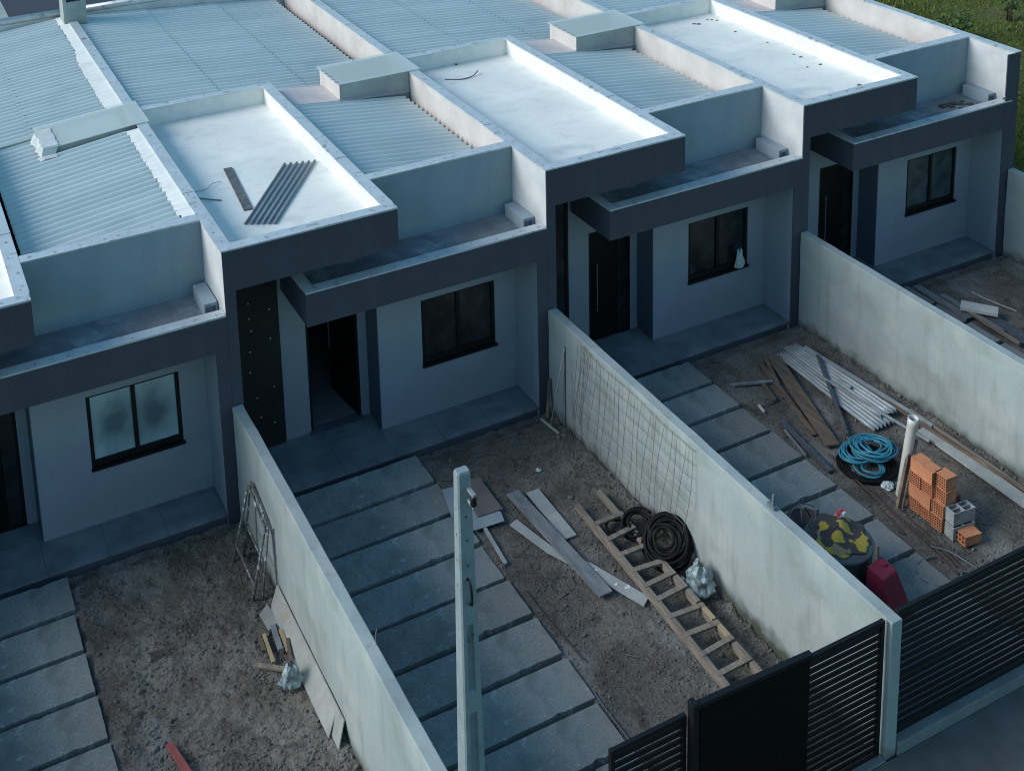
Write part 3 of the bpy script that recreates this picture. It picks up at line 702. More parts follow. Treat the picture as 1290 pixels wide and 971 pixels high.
struct(B(-30, 40, -9.6, -6.951, -.15, .155).build('pavement', ASPH, None, .01))
struct(B(-30, 40, -9.75, -9.601, -.15, .145).build('kerb', PLINTH, None, .01))
struct(MB().add([(-60, -30, -.05), (60, -30, -.05), (60, -9.751, -.05), (-60, -9.751, -.05)], [(0, 1, 2, 3)]).build('street', ASPH))

# gravel and rubble: nobody could count it
def rubble():
    mb = MB(); rnd = random.Random(3)
    base = [Vector(v) for v in ((1, 0, 0), (-1, 0, 0), (0, 1, 0), (0, -1, 0), (0, 0, 1), (0, 0, -1))]
    F = [(0, 2, 4), (2, 1, 4), (1, 3, 4), (3, 0, 4), (2, 0, 5), (1, 2, 5), (3, 1, 5), (0, 3, 5)]
    n = 0
    while n < 9000:
        yard = rnd.choice((-1, 0, 0, 1, 1, 2)); y = -abs(rnd.gauss(0, 3)) if rnd.random() < .3 else rnd.uniform(-6.6, -.05)
        if y < -6.6: continue
        if rnd.random() < .38: u = 5-abs(rnd.gauss(.02, .16))
        elif rnd.random() < .12: u = 2.69+abs(rnd.gauss(0, .08))
        else: u = rnd.uniform(2.69, 4.98)
        if u < 2.68 or u > 4.985: continue
        x = 5*yard+u; s = rnd.choice((.006, .007, .008, .009, .011, .013, .018))*rnd.uniform(.6, 1.2)*(1.25 if u > 4.6 else 1)
        if rnd.random() < .012: s = rnd.uniform(.025, .045)
        q = Euler((rnd.random()*6, rnd.random()*6, rnd.random()*6)).to_matrix()
        sc = Vector((1, rnd.uniform(.6, 1.1), rnd.uniform(.5, .9)))
        z = soil_h(x, y)+s*.3
        mb.add([q @ Vector((b.x*sc.x, b.y*sc.y, b.z*sc.z))*s*rnd.uniform(.8, 1.2)+Vector((x, y, z)) for b in base], F)
        n += 1
    return struct(mb.build('rubble', STONE), 'stuff')
rubble()
def clods():
    mb = MB(); rnd = random.Random(21)
    F = [(0, 2, 4), (2, 1, 4), (1, 3, 4), (3, 0, 4)]
    n = 0
    while n < 9000:
        yard = rnd.choice((-1, -1, -1, 0, 0, 1, 1, 2)); y = rnd.uniform(-6.6, -.1); u = rnd.uniform(2.7, 4.97)
        x = 5*yard+u
        if noise.noise((x*1.1, y*1.1, 4.2))+rnd.uniform(-.5, .5) < .05: continue
        s = rnd.choice((.010, .012, .015, .018, .022))*rnd.uniform(.7, 1.3)*(1.2 if yard == -1 else 1)
        if rnd.random() < .03: s *= 2
        z = soil_h(x, y)-s*.15; a0 = rnd.random()*6.28; k = len(mb.v); m_ = 6
        ring = [(x+s*rnd.uniform(.8, 1.3)*math.cos(a0+6.283*i/m_), y+s*rnd.uniform(.8, 1.3)*math.sin(a0+6.283*i/m_), z-s*.3) for i in range(m_)]
        mid = [(x+(p[0]-x)*rnd.uniform(.55, .85), y+(p[1]-y)*rnd.uniform(.55, .85), z+s*rnd.uniform(.35, .7)) for p in ring]
        mb.add(ring+mid+[(x, y, z+s*rnd.uniform(.5, .9))], [(i, (i+1) % m_, m_+(i+1) % m_, m_+i) for i in range(m_)]+[(m_+i, m_+(i+1) % m_, 2*m_) for i in range(m_)])
        n += 1
    return struct(mb.build('soil_clods', SOIL), 'stuff')
clods()
def litter():
    mb = MB(); rnd = random.Random(33)
    for k in range(240):
        yard = rnd.choice((-1, 0, 0, 0, 1, 1, 1, 2)); u = rnd.uniform(2.72, 4.95) if rnd.random() < .8 else 5-abs(rnd.gauss(.05, .2)); y = rnd.uniform(-6.4, -.1); u = min(u, 4.95); x = 5*yard+u
        L = rnd.choice((.02, .03, .04, .06, .09))*rnd.uniform(.7, 1.3); a = rnd.random()*6.28; z = soil_h(x, y)+.012
        mb.bar((x-L*math.cos(a), y-L*math.sin(a), z), (x+L*math.cos(a), y+L*math.sin(a), z+rnd.uniform(-.008, .015)), rnd.uniform(.004, .012), rnd.uniform(.003, .007))
    return struct(mb.build('wood_litter', WOOD), 'stuff')
litter()

# paving slabs
ORD = ['first', 'second', 'third', 'fourth', 'fifth', 'sixth', 'seventh', 'eighth', 'ninth', 'tenth']
def slabs(X, n, where, xr, x0):
    for k in range(n):
        y1 = .118 if k == 0 else .115-.70*k; y0 = .115-.70*k-.622
        j = lambda: random.uniform(-.008, .008)
        tz = .030+random.uniform(-.007, .006); 
        c = [(X+x0, y0+j()), (X+xr+j()*2, y0+j()), (X+xr+j()*2, y1+j()), (X+x0, y1+j())]
        tilt = random.uniform(-.006, .006)
        nx, ny = 32, 9; vs = []; fs = []; sd = X*3.1+k*1.7; chips = [(random.choice((0, 1)), random.random(), random.uniform(.02, .05)) for _ in range(3)]
        for q in range(ny+1):
            for i in range(nx+1):
                u, v = i/nx, q/ny
                x = X+x0+(xr-x0)*u+(c[1][0]-X-xr)*u; y = (c[0][1]*(1-u)+c[1][1]*u)*(1-v)+(c[3][1]*(1-u)+c[2][1]*u)*v
                e = .007*noise.noise((x*3+sd, y*3, sd))+.004*noise.noise((x*13+sd, y*13, sd))
                if q == 0: y += abs(e)
                if q == ny: y -= abs(e)
                if i == nx: x -= abs(.011*noise.noise((sd, y*7, 2)))
                for (ce, cu, cr) in chips:
                    if q == (ny if ce else 0) and abs(u-cu)*(xr-x0) < cr*1.6: y += (-cr if ce else cr)*(1-abs(u-cu)*(xr-x0)/(cr*1.6))*.8
                zz = tz+tilt*(2*u-1)+.0022*noise.noise((x*2.2, y*2.2, sd))
                vs.append((x, y, zz))
        n0 = len(vs); vs += [(x, y, -.13) for x, y, z in vs]; W_ = nx+1
        for q in range(ny):
            for i in range(nx): a_ = q*W_+i; fs.append((a_, a_+1, a_+W_+1, a_+W_))
        edge_ = [i for i in range(nx)]+[nx+q*W_ for q in range(ny)]+[ny*W_+i for i in range(nx, 0, -1)]+[q*W_ for q in range(ny, 0, -1)]
        for a_, b_ in zip(edge_, edge_[1:]+edge_[:1]): fs.append((b_, a_, a_+n0, b_+n0))
        mb = MB().add(vs, fs)
        tag(mb.build('concrete_slab', SLAB, None, .006, (X+1.5, y1, 0)), f'{ORD[k]} concrete slab from the porch, {where}', 'paving slab', 'concrete paving slabs of the front yards')
slabs(-5, 7, 'in the bare earth yard at left', 2.62, .3)
slabs(0, 10, 'in the yard with the ladder', 2.74, .16)
slabs(5, 10, 'in the yard with the blue hose', 2.725, .16)
slabs(10, 4, 'in the far yard with the white block', 2.70, .16)

# ---------------------------------------------------------------- utility pole
pole = thing('utility_pole', 'tapered concrete utility pole standing in the street in front', 'utility pole', (-.235, -7.6, .1))
def ring(z, rec):
    w = (.112+(6.02-z)*.0238)/2; d = (.085+(6.02-z)*.0262)/2; f = w*.42; cx, cy = -.235, -7.55
    c = .012
    pts = [(-w+c, -d), (-f, -d), (-f+.006, -d+rec), (f-.006, -d+rec), (f, -d), (w-c, -d), (w, -d+c), (w, d-c), (w-c, d), (f, d), (f-.006, d-rec), (-f+.006, d-rec), (-f, d), (-w+c, d), (-w, d-c), (-w, -d+c)]
    return [(cx+x, cy+y, z) for x, y in pts]
lv = []; z = 6.02
lv += [(6.02, .002), (5.0, .002)]
zz = 4.72
while zz > .5:
    a, b = zz, max(zz-.62, .3); lv += [(a, .002), (a-.03, .030), (b+.03, .030), (b, .002)]; zz -= .80
lv += [(.05, .002)]
vs = []; fs = []; n = 16
for q, (z, rec) in enumerate(lv): vs += ring(z, rec)
for q in range(len(lv)-1):
    for k in range(n): fs.append((q*n+(k+1) % n, q*n+k, (q+1)*n+k, (q+1)*n+(k+1) % n))
top = [(x*.0+(x-(-.235))*.86-.235, (y+7.55)*.8-7.55, 6.035) for x, y, z in ring(6.02, .002)]
vs += top; k0 = len(lv)*n
for k in range(n): fs.append((k, (k+1) % n, k0+(k+1) % n, k0+k))
fs.append(tuple(k0+k for k in range(n)))
MB().add(vs, fs).build('shaft', POLE, pole)
hm = MB()
for z in (5.66, 5.46, 5.24, 4.62, 4.58):
    d = (.085+(6.02-z)*.0262)/2
    hm.lathe([(0, .002), (.010, .002), (.010, -.004)], 10, Matrix.Translation((-.235+(.0 if z > 4.7 else random.uniform(-.02, .02)), -7.55-d, z)) @ Matrix.Rotation(R(90), 4, 'X'))
for z in (5.72, 5.5, 5.28, 5.06):
    w = (.112+(6.02-z)*.0238)/2
    hm.lathe([(0, .002), (.007, .002), (.007, -.004)], 8, Matrix.Translation((-.235-w, -7.55, z)) @ Matrix.Rotation(R(-90), 4, 'Y'))
hm.build('bolt_hole', SCREW, pole)
bk = MB(); bk.box(-.225, -.195, -7.70, -7.592, 5.885, 5.91); bk.box(-.225, -.195, -7.70, -7.592, 5.79, 5.812)
bk.build('bracket', ALU, pole, .003)
ins = MB(); ins.lathe([(0, 0), (.022, .0), (.028, .02), (.02, .04), (.028, .06), (.022, .085), (0, .087)], 12, Matrix.Translation((-.21, -7.68, 5.805))); ins.build('insulator', BLACK, pole)
hd = MB(); hd.tube([(-.245, -7.603, 5.13), (-.24, -7.65, 5.10), (-.235, -7.655, 5.02), (-.23, -7.64, 4.92), (-.228, -7.61, 4.90)], .011, 8); hd.build('step_iron', BLACK, pole); pole.location.z -= .07

# ---------------------------------------------------------------- planks and boards
def plank(name, p, q, w, t, m, label, cat, z=None, group=None, roll=0, kink=0, wob=0):
    a = Vector(p); b = Vector(q); mb = MB(); mb.bar(a, b, w, t, roll, wob)
    return tag(mb.build(name, m, None, .003, (a+b)/2), label, cat, group)
# middle yard
plank('plank', (3.60, -1.30, .055), (3.71, -3.50, .062), .20, .025, GREYPLANK, 'long dark grey plank lying across two paler boards', 'plank')
plank('cement_board', (3.885, -1.37, .022), (3.87, -2.40, .022), .20, .02, PALEPLANK, 'pale cement board with white paint spots, right of the long plank', 'board')
kb = MB().prism([(3.27, -1.82), (3.40, -1.77), (3.565, -2.45), (3.86, -2.95), (4.18, -3.76), (4.04, -3.85), (3.72, -3.05), (3.45, -2.5)], .012, .034)
tag(kb.build('cement_board', PALEPLANK, None, .002, (3.7, -2.8, 0)), 'thin pale board with a pointed left end under the long plank', 'board')
tag(MB().prism([(2.98, -.70), (3.32, -.82), (3.31, -1.53), (2.93, -1.51)], .062, .074).build('sheet', SHEETBROWN, None, .002, (3.1, -1.1, 0)), 'brown sheet lying on a pale sheet behind the pole top', 'sheet')
tag(MB().prism([(2.74, -.76), (3.0, -.80), (3.26, -1.56), (3.22, -1.73), (2.78, -1.70), (2.62, -1.3)], .045, .056).build('sheet', SHEETPALE, None, .002, (3, -1.2, 0)), 'pale blue sheet under the brown sheet at the slab edge', 'sheet')
plank('batten', (2.93, -1.70, .03), (2.86, -2.42, .03), .05, .03, PALEPLANK, 'short pale batten beside the slabs below the pale sheet', 'batten')
wire('rebar', [(2.86, -2.92, .02), (2.88, -3.5, .015), (2.92, -4.18, .02)], .008, RUST, 'rusty bar lying along the slab edge in the ladder yard', 'rebar')
wire('cable', [(2.79, -4.62, .02), (2.785, -5.0, .015), (2.80, -5.6, .02)], .008, GREYHOSE, 'thin grey cable along the last slabs near the black gate', 'cable')
def arc(c, r, a0, a1, z=.015, n=14, ry=None):
    return [(c[0]+r*math.cos(R(a0+(a1-a0)*k/n)), c[1]+(ry or r)*math.sin(R(a0+(a1-a0)*k/n)), z+.008*math.sin(k*2.1)) for k in range(n+1)]
wire('wire_loop', arc((2.98, -.42), .17, 20, 330), .006, WIRE, 'small dark wire loop on the soil beside the first slab', 'wire')
wire('wire_loop', arc((3.58, -.62), .36, -30, 260, ry=.30), .006, WIRE, 'large dark wire loop on the soil below the window', 'wire')
wire('wire_loop', arc((3.32, -.72), .16, 40, 350), .007, WIRE, 'small dark wire loop touching the large loop', 'wire')
wire('wire_loop', arc((3.33, -3.06), .16, -30, 200), .006, WIRE, 'dark wire arc on the soil left of the long plank end', 'wire')
clump('soil_scrap', (4.19, -1.0, .0), .05, WHITEBAG, 'small white scrap on the soil before the broom', 'scrap', None, .4, 12, 2, .6)
clump('soil_scrap', (4.30, -1.72, .0), .05, STONE, 'small grey lump on the soil above the ladder end', 'scrap', None, .6, 14, 2, .5)
clump('soil_scrap', (4.75, -3.70, .0), .045, WHITEBAG, 'white scrap on the soil between the bag and the ladder', 'scrap', None, .5, 15, 2, .5)
clump('yellow_scrap', (4.25, -4.50, .03), .04, YELLOW, 'small yellow plastic scrap lying in the ladder', 'scrap', None, .5, 16, 2, .5)

# site made ladder lying on the soil
lad = thing('ladder', 'rough wooden ladder lying flat on the soil beside the black hose', 'ladder', (4.4, -3.7, 0))
la, lb = Vector((4.245, -2.0, .07)), Vector((4.125, -5.75, .065)); ra, rb = Vector((4.665, -1.90, .07)), Vector((4.585, -5.75, .065))
for a, b in ((la, lb), (ra, rb)): roughen(MB().bar(a, b, .07, .075).build('rail', WOOD, lad, .004), .004, 4)
RY = (-2.47, -2.80, -3.10, -3.40, -3.69, -3.95, -4.24, -4.55, -4.88, -5.19, -5.5)
for k, y in enumerate(RY):
    t = (y+2)/(-3.75); x0 = la.x+(lb.x-la.x)*t; x1 = ra.x+(rb.x-ra.x)*t
    MB().bar((x0-.03, y, .125), (x1+.03, y+.05*math.sin(k*1.7), .123),   .072, .034, .04*math.sin(k*3)).build('rung', WOOD, lad, .003)
for k in range(len(RY)-1):
    y0, y1 = RY[k]-.035, RY[k+1]+.035
    for s, (a, b) in enumerate(((la, lb), (ra, rb))):
        f = lambda y: a.x+(b.x-a.x)*(y-a.y)/(b.y-a.y)
        if s == 1 and k in (1, ): continue
        MB().bar((f(y0), y0, .122), (f(y1), y1, .120), .062, .028).build('spacer', WOOD_Y if (k*2+s) % 5 in (0, 3) and s == 1 else WOOD, lad, .003)

# black hose coil leaning on the wall
def coil(centre, tilt_axis, tilt, radii, hgt, r, n_per=26, jx=.02, seed=1, spread=None, drift=(0, 0)):
    rnd = random.Random(seed); m = Matrix.Translation(centre) @ Matrix.Rotation(tilt, 4, tilt_axis); pts = []
    L = len(radii)
    for q, rad in enumerate(radii):
        ox, oy = rnd.uniform(-jx, jx)+drift[0]*q/L, rnd.uniform(-jx, jx)+drift[1]*q/L; ph = rnd.uniform(0, 6.28); el = rnd.uniform(.9, 1.0)
        nxt = radii[(q+1) % L]
        for k in range(n_per):
            t = k/n_per; a = 2*math.pi*t; rr = rad+(nxt-rad)*t*(1 if q < L-1 else 0)
            pts.append([ox, oy, rr, a, hgt[q]+(hgt[min(q+1, L-1)]-hgt[q])*t+.012*math.sin(a*2+ph)])
    N = len(pts)
    for s in range(3):                            # smooth the centre jumps
        pts = [[(pts[max(i-4, 0)][c]+pts[i][c]+pts[min(i+4, N-1)][c])/3 if c < 2 else pts[i][c] for c in range(5)] for i in range(N)]
    return [m @ Vector((p[0]+p[2]*math.cos(p[3]), p[1]+p[2]*math.sin(p[3]), p[4])) for p in pts]
co = thing('hose_coil', 'big coil of black corrugated hose leaning on the wall by the ladder', 'hose', (4.78, -3.1, 0))
nrm = Vector((-.50, -.42, .76)).normalized()
ax = Vector((0, 0, 1)).cross(nrm).normalized(); tl = math.acos(nrm.z)
pts = coil((4.80, -3.30, .27), ax, tl, [.32, .30, .325, .28, .31, .25, .29, .22, .27, .19, .24, .17, .21, .15, .19, .13], [-.14, -.11, -.08, -.05, -.02, -.02, .01, .01, .03, .03, .05, .05, .06, .06, .07, .07], .021, jx=.05, seed=4)
MB().tube(pts, .020, 8).build('coil', BLACKHOSE, co)
pts = coil((4.74, -2.74, .12), ax, tl*.7, [.20, .16, .19, .13, .17], [-.03, 0, .03, .05, .07], .02, jx=.06, seed=6)
MB().tube(pts, .019, 8).build('loose_loop', BLACKHOSE, co)
MB().tube(arc((4.50, -2.55), .12, -60, 250, .06), .017, 8).build('loose_loop', BLACKHOSE, co)
def bag(c, r, label, m=BAG, seed=1, tall=1.0, amp=.30, sx=1, sy=1):
    """slumped plastic bag: gathered vertical folds, wider at the bottom, open crumpled top"""
    vs = []; fs = []; NR, NA = 34, 72
    for q in range(NR+1):
        t = q/NR; prof = (1.0-.50*t**1.6)*(1-.10*math.cos(t*9+seed)) if t > .06 else .55+.45*t/.06
        if t > .93: prof *= 1-(t-.93)*6
        for k in range(NA):
            a = 2*math.pi*k/NA; dx, dy = math.cos(a), math.sin(a)
            n = noise.noise((dx*2.2+seed, dy*2.2, t*1.3))*.9+.55*abs(noise.noise((dx*5.5, dy*5.5+seed, t*2.6)))-.2+.22*noise.noise((dx*12, dy*12, t*7+seed))
            rr = r*prof*(1+amp*n)
            top = (1+.30*noise.noise((dx*1.6, dy*1.6+seed, 4)))
            vs.append((dx*rr*sx+.35*r*t*noise.noise((t*2, seed, 0)), dy*rr*sy+.3*r*t*noise.noise((t*2, 0, seed)), t*r*tall*1.55*top))
    for q in range(NR):
        for k in range(NA): fs.append((q*NA+k, q*NA+(k+1) % NA, (q+1)*NA+(k+1) % NA, (q+1)*NA+k))
    o = MB().add(vs, fs, True).build('plastic_bag', m); o.location = c
    return tag(o, label, 'bag')
bag((9.22, .635, 1.09), .085, 'small white plastic bag hanging over the sill of a window', WHITEBAG, seed=13, tall=2.4, amp=.5, sy=.6)
bag((4.86, -3.93, .0), .19, 'crumpled clear plastic bag between black hose and wall foot', seed=3, tall=1.15)

# wire mesh leaning on the wall
me_ = MB()
def mesh_pt(u, v):   # u along y 0..1, v up 0..1
    y = -1.02-2.62*u+.10*(1-v); z = .24+(1.60-.02*u)*v-.0*u
    return (4.955-.10*(1-v)-.012*math.sin(u*9)*(.5-abs(v-.5)), y+.02*math.sin(v*5+u*8), z)
for k in range(17):
    u = (k/16)**.94
    me_.tube([mesh_pt(u+.012*math.sin(k*2.3+v*4), v) for v in [q/8-.02 for q in range(9)]], .0031, 5)
for k in range(9):
    v = k/8*.94+.02
    me_.tube([mesh_pt(q/14*1.03-.015, v+.01*math.sin(q*.9+k)) for q in range(15)], .0031, 5)
for k in range(4):
    me_.tube([mesh_pt(-.03+.035*k+.03*(v-.5)*((k % 2)*2-1), v*.8+.2) for v in [q/6 for q in range(7)]], .0031, 5)
tag(me_.build('wire_mesh', WIRE), 'welded wire mesh panel leaning against the concrete wall', 'wire mesh')
br = thing('broom', 'thin broom or squeegee leaning in the corner by the house', 'broom', (4.9, -.2, 0))
MB().tube([(4.785, -.385, .15), (4.97, -.51, 1.48)], .011, 8).build('pole', BRISTLE, br)
MB().bar((4.745, -.17, .15), (4.80, -.60, .15), .03, .035).build('head', BRISTLE, br, .004)
plank('rod', (4.975, -.50, .02), (4.975, -.51, 1.5), .014, .014, WIRE, 'thin dark upright line against the wall beside the broom', 'rod')  # narrow dark upright line on the wall face
plank('batten', (4.86, -.16, .12), (4.965, -.06, .72), .07, .02, WOOD_BROWN, 'short brown batten leaning in the corner behind the broom', 'batten')

# left yard
tr = thing('trestle', 'folded steel trestle spattered with cement, leaning on a wall', 'trestle', (-.2, -1.1, 0))
def frame(bl, br_, tl, tr_, r, nm, mids=(.12, .8)):
    bl, br_, tl, tr_ = map(Vector, (bl, br_, tl, tr_)); m = MB()
    m.tube([bl, tl], r, 8); m.tube([br_, tr_], r, 8); m.tube([tl, tr_], r, 8)
    for t in mids: m.tube([bl.lerp(tl, t), br_.lerp(tr_, t)], r*.85, 8)
    m.build(nm, TRESTLE, tr)
frame((-.335, -.75, .10), (-.33, -1.55, .10), (-.10, -.86, 1.23), (-.09, -1.50, 1.06), .019, 'frame', (.20, ))
frame((-.20, -.74, .10), (-.21, -1.58, .10), (-.055, -.84, 1.26), (-.06, -1.54, 1.08), .017, 'frame', (.45, .90))
plank('rod', (-.03, -1.66, .0), (-.025, -1.64, 1.12), .014, .014, WIRE, 'thin dark rod standing against the wall beside the trestle', 'rod')
for k, (dx, y0, y1, h, m, lab) in enumerate(((-.15, -1.70, -3.74, .31, BOARDSHEET, 'long pale fibre board leaning on a wall, the front one of two'), (-.085, -1.62, -3.93, .35, BOARDSHEET, 'long pale fibre board leaning on a wall, behind the front board'))):
    mb = MB(); t = .016; bx_ = -.19 if k == 0 else -.145; top_x = -.022-.022*(1-k); yo = -.14
    mb.hexa([(bx_-t, y1+yo, .135), (bx_, y1+yo, .135), (bx_, y0+yo, .135), (bx_-t, y0+yo, .135)], [(top_x-t, y1-.02, h), (top_x, y1-.02, h), (top_x, y0-.05, h-.02), (top_x-t, y0-.05, h-.02)])
    tag(mb.build('fibre_board', m, None, .003, (dx, -2.8, 0)), lab, 'board')
tag(MB().prism([(-.30, -1.72), (-.16, -1.60), (-.13, -1.95), (-.28, -2.02)], .03, .045).build('board_scrap', BOARDSHEET, None, .002, (-.2, -1.8, 0)), 'small brownish board scrap at the end of the leaning boards', 'board')
bag((-.28, -2.86, 0), .145, 'crumpled clear plastic bag between leaning boards and wood offcuts', seed=8, tall=1.1, sx=.9, sy=.8)
for (p, q, w, m, lab) in (((-.60, -2.43, .035), (-.30, -2.67, .04), .06, WOOD, 'brown wood offcut lying left of the small clear bag'),
                          ((-.35, -2.04, .03), (-.38, -2.50, .03), .045, WOOD_Y, 'long yellow wood offcut nearest the bare soil'),
                          ((-.40, -2.02, .03), (-.43, -2.28, .03), .05, WOOD_BROWN, 'short brown wood offcut beside the long yellow one'),
                          ((-.21, -1.98, .05), (-.25, -2.38, .05), .065, GREYPLANK, 'grey wood offcut between the yellow ones'),
                          ((-.15, -2.10, .06), (-.17, -2.45, .05), .05, WOOD_Y, 'yellow wood offcut touching the leaning board'),
                          ((-.13, -2.30, .09), (-.20, -2.62, .06), .04, WOOD_BROWN, 'dark wood offcut pointing at the small clear bag')):
    plank('wood_offcut', p, q, w, .03, m, lab, 'wood offcut', group='wood offcuts in the left yard')
plank('red_plank', (-1.785, -3.02, .03), (-1.66, -3.62, .035), .085, .028, REDWOOD, 'short red painted plank on the soil in the left yard', 'plank')
wire('wire_offcut', [(-1.84, -2.66, .03), (-1.68, -2.80, .035), (-1.5, -2.79, .03), (-1.38, -2.72, .03), (-1.32, -2.62, .03)], .007, WIRE, 'dark wire offcut on the soil of the left yard', 'wire')

# ---------------------------------------------------------------- yard with the bricks
def rib_sheet(x0, x1, y0, y1, dx, z, m, label, ribs=8, wedge=.0):
    vs = []; fs = []; n = ribs*8; L = 10
    for q in range(L+1):
        t = q/L
        for k in range(n+1):
            u = k/n; vs.append((x0+(x1-x0)*u+dx*t+(wedge*(u-.5))*t, y0+(y1-y0)*t+.02*math.sin(u*40)*(1 if q in (0, L) else 0), z+.016*math.cos(u*ribs*2*math.pi)+.004*math.sin(t*7+u*3)))
    for q in range(L):
        for k in range(n): i = q*(n+1)+k; fs.append((i, i+1, i+n+2, i+n+1))
    o = MB().add(vs, fs, True).build('roof_sheet', m, None, 0, ((x0+x1)/2, (y0+y1)/2, 0))
    s = o.modifiers.new('thick', 'SOLIDIFY'); s.thickness = .004
    return tag(o, label, 'roof sheet')
rib_sheet(9.10, 9.46, -.46, -2.66, -.01, .045, ALU, 'lower of two pale ribbed roof sheets on the soil by the wall', 6, .12)
rib_sheet(9.30, 9.60, -.42, -2.52, .06, .085, ALU, 'upper of two pale ribbed roof sheets on the soil by the wall', 5, .10)
plank('pale_tube', (9.60, -.62, .13), (9.90, -3.03, .06), .06, .05, ALU, 'pale square tube nearest the wall beside the ribbed sheets', 'tube')
plank('thin_tube', (9.25, -1.31, .125), (9.54, -3.30, .10), .035, .03, ALU, 'thin shiny tube lying over the ribbed sheets', 'tube')
plank('tube_offcut', (9.42, -1.55, .13), (9.46, -1.80, .13), .05, .03, PALEPLANK, 'small pale offcut on top of the ribbed sheets', 'offcut')
plank('steel_bar', (9.60, -.91, .145), (8.66, -2.56, .05), .045, .04, DARKBAR, 'dark steel bar lying across the ribbed sheets', 'steel bar')
plank('brown_plank', (9.05, -.48, .05), (8.29, -2.65, .05), .21, .035, WOOD_BROWN, 'wide brown plank ending at the blue hose', 'plank')
plank('brown_plank', (8.78, -.44, .035), (8.24, -2.32, .035), .08, .03, WOOD_BROWN, 'narrow brown plank left of the wide one', 'plank')
plank('brown_plank', (8.98, -.30, .04), (8.60, -1.10, .04), .07, .03, WOOD_BROWN, 'short dark plank at the porch beside the ribbed sheets', 'plank')
plank('pale_batten', (7.94, -.74, .035), (8.58, -1.0, .055), .05, .035, GREYPLANK, 'grey batten pointing from the slabs to the brown planks', 'batten')
plank('bent_offcut', (8.42, -.95, .03), (8.30, -1.38, .03), .06, .03, WOOD_BROWN, 'short brown offcut below the grey batten', 'wood offcut')
plank('bent_offcut', (8.52, -1.05, .03), (8.45, -1.40, .03), .035, .03, WOOD_BROWN, 'thin brown offcut beside the narrow brown plank', 'wood offcut')
plank('pvc_offcut', (7.985, -1.36, .03), (7.955, -1.53, .03), .035, .035, PVC, 'tiny white pipe offcut beside the slabs', 'pipe offcut')
plank('grey_profile', (8.03, -1.84, .035), (7.87, -3.06, .035), .085, .04, DARKBAR, 'grey metal profile along the slab edge near the blue hose', 'metal profile')
plank('grey_profile', (7.93, -2.02, .03), (7.80, -2.62, .03), .03, .03, GREYPLANK, 'thin short grey profile beside the longer one', 'metal profile')
# long boards and rods on the right
plank('long_board', (9.74, -3.02, .045), (9.74, -6.5, .045), .22, .035, PALEPLANK, 'long pale wide board lying along the wall behind the bricks', 'board')
plank('long_batten', (9.925, -2.60, .05), (9.935, -6.4, .05), .05, .045, WOOD, 'long wooden batten tight along the wall foot', 'batten')
plank('long_batten', (9.72, -2.30, .09), (9.90, -4.9, .085), .04, .035, WOOD_BROWN, 'long dark batten lying over the wide pale board', 'batten')
for k, (p, q, lab) in enumerate((((8.13, -2.75, .02), (7.84, -4.45, .02), 'rusty bar starting beside the blue hose'), ((8.09, -3.0, .02), (7.90, -5.3, .02), 'rusty bar nearest the slabs, passing the brick stack'),
                                 ((8.20, -3.60, .02), (8.02, -5.4, .02), 'rusty bar passing right at the foot of the brick stack'), ((8.05, -3.35, .035), (7.98, -5.2, .02), 'rusty bar lying over the other bars before the bricks'))):
    wire('rebar', [p, Vector(p).lerp(Vector(q), .5)+Vector((.012*(k % 2), 0, -.004)), q], .010, RUST, lab, 'rebar', 'rusty bars before the brick stack')

bh = thing('hose_coil', 'loosely coiled turquoise hose lying beside the white pipe', 'hose', (8.55, -3.1, 0))
rnd = random.Random(11)
MB().tube(coil((8.64, -3.10, .10), Vector((1, 0, 0)), R(-4), [.30, .27, .31, .24, .29, .21, .30, .18, .26, .15, .23, .20, .28], [.0, .02, .03, .045, .055, .065, .075, .085, .095, .10, .11, .12, .125], .017, jx=.055, seed=5), .0155, 8).build('coil', BLUEHOSE, bh)
MB().tube(coil((8.43, -3.00, .07), Vector((1, 0, 0)), R(2), [.25, .20, .24, .16, .20], [0, .025, .04, .06, .07], .017, jx=.05, seed=9), .0165, 8).build('loose_loop', BLUEHOSE, bh)
MB().tube(coil((8.40, -3.30, .05), Vector((1, 0, 0)), R(0), [.24, .17, .13], [0, .02, .04], .017, jx=.05, seed=3), .0165, 8).build('loose_loop', BLUEHOSE, bh)
bk2 = thing('hose_coil', 'black hose coil lying under the turquoise hose', 'hose', (8.4, -3.2, 0))
MB().tube(coil((8.42, -3.20, .025), Vector((1, 0, 0)), 0, [.42, .39, .42, .37, .40, .34, .30], [0, .0, .015, .015, .03, .01, .01], .02, jx=.02, seed=2), .019, 8).build('coil', BLACKHOSE, bk2)
clump('white_scrap', (8.36, -3.66, .0), .10, WHITEBAG, 'crumpled white rag or bag at the foot of the white pipe', 'rag', None, .6, 21, 3, .4)

pv = MB(); a, b = Vector((8.40, -3.86, 0)), Vector((8.415, -4.0, 1.29)); d = (b-a).normalized()
m = Matrix.Translation(a) @ d.to_track_quat('Z', 'Y').to_matrix().to_4x4()
L = (b-a).length
pv.lathe([(.066, .0), (.0675, .02), (.0675, L-.12), (.0705, L-.10), (.0705, L), (.064, L), (.063, L-.12), (.062, L-.2), (.062, .0)], 28, m)
tag(pv.build('pvc_pipe', PVC), 'white plastic pipe standing upright beside the brick stack', 'pipe')
plank('batten', (8.17, -4.03, .0), (8.47, -3.96, 1.02), .045, .05, WOOD_BROWN, 'brown wooden batten leaning beside the white pipe', 'batten')
plank('batten', (8.22, -4.06, .0), (8.50, -4.0, .93), .04, .03, WOOD, 'pale wooden batten leaning between pipe and bricks', 'batten')

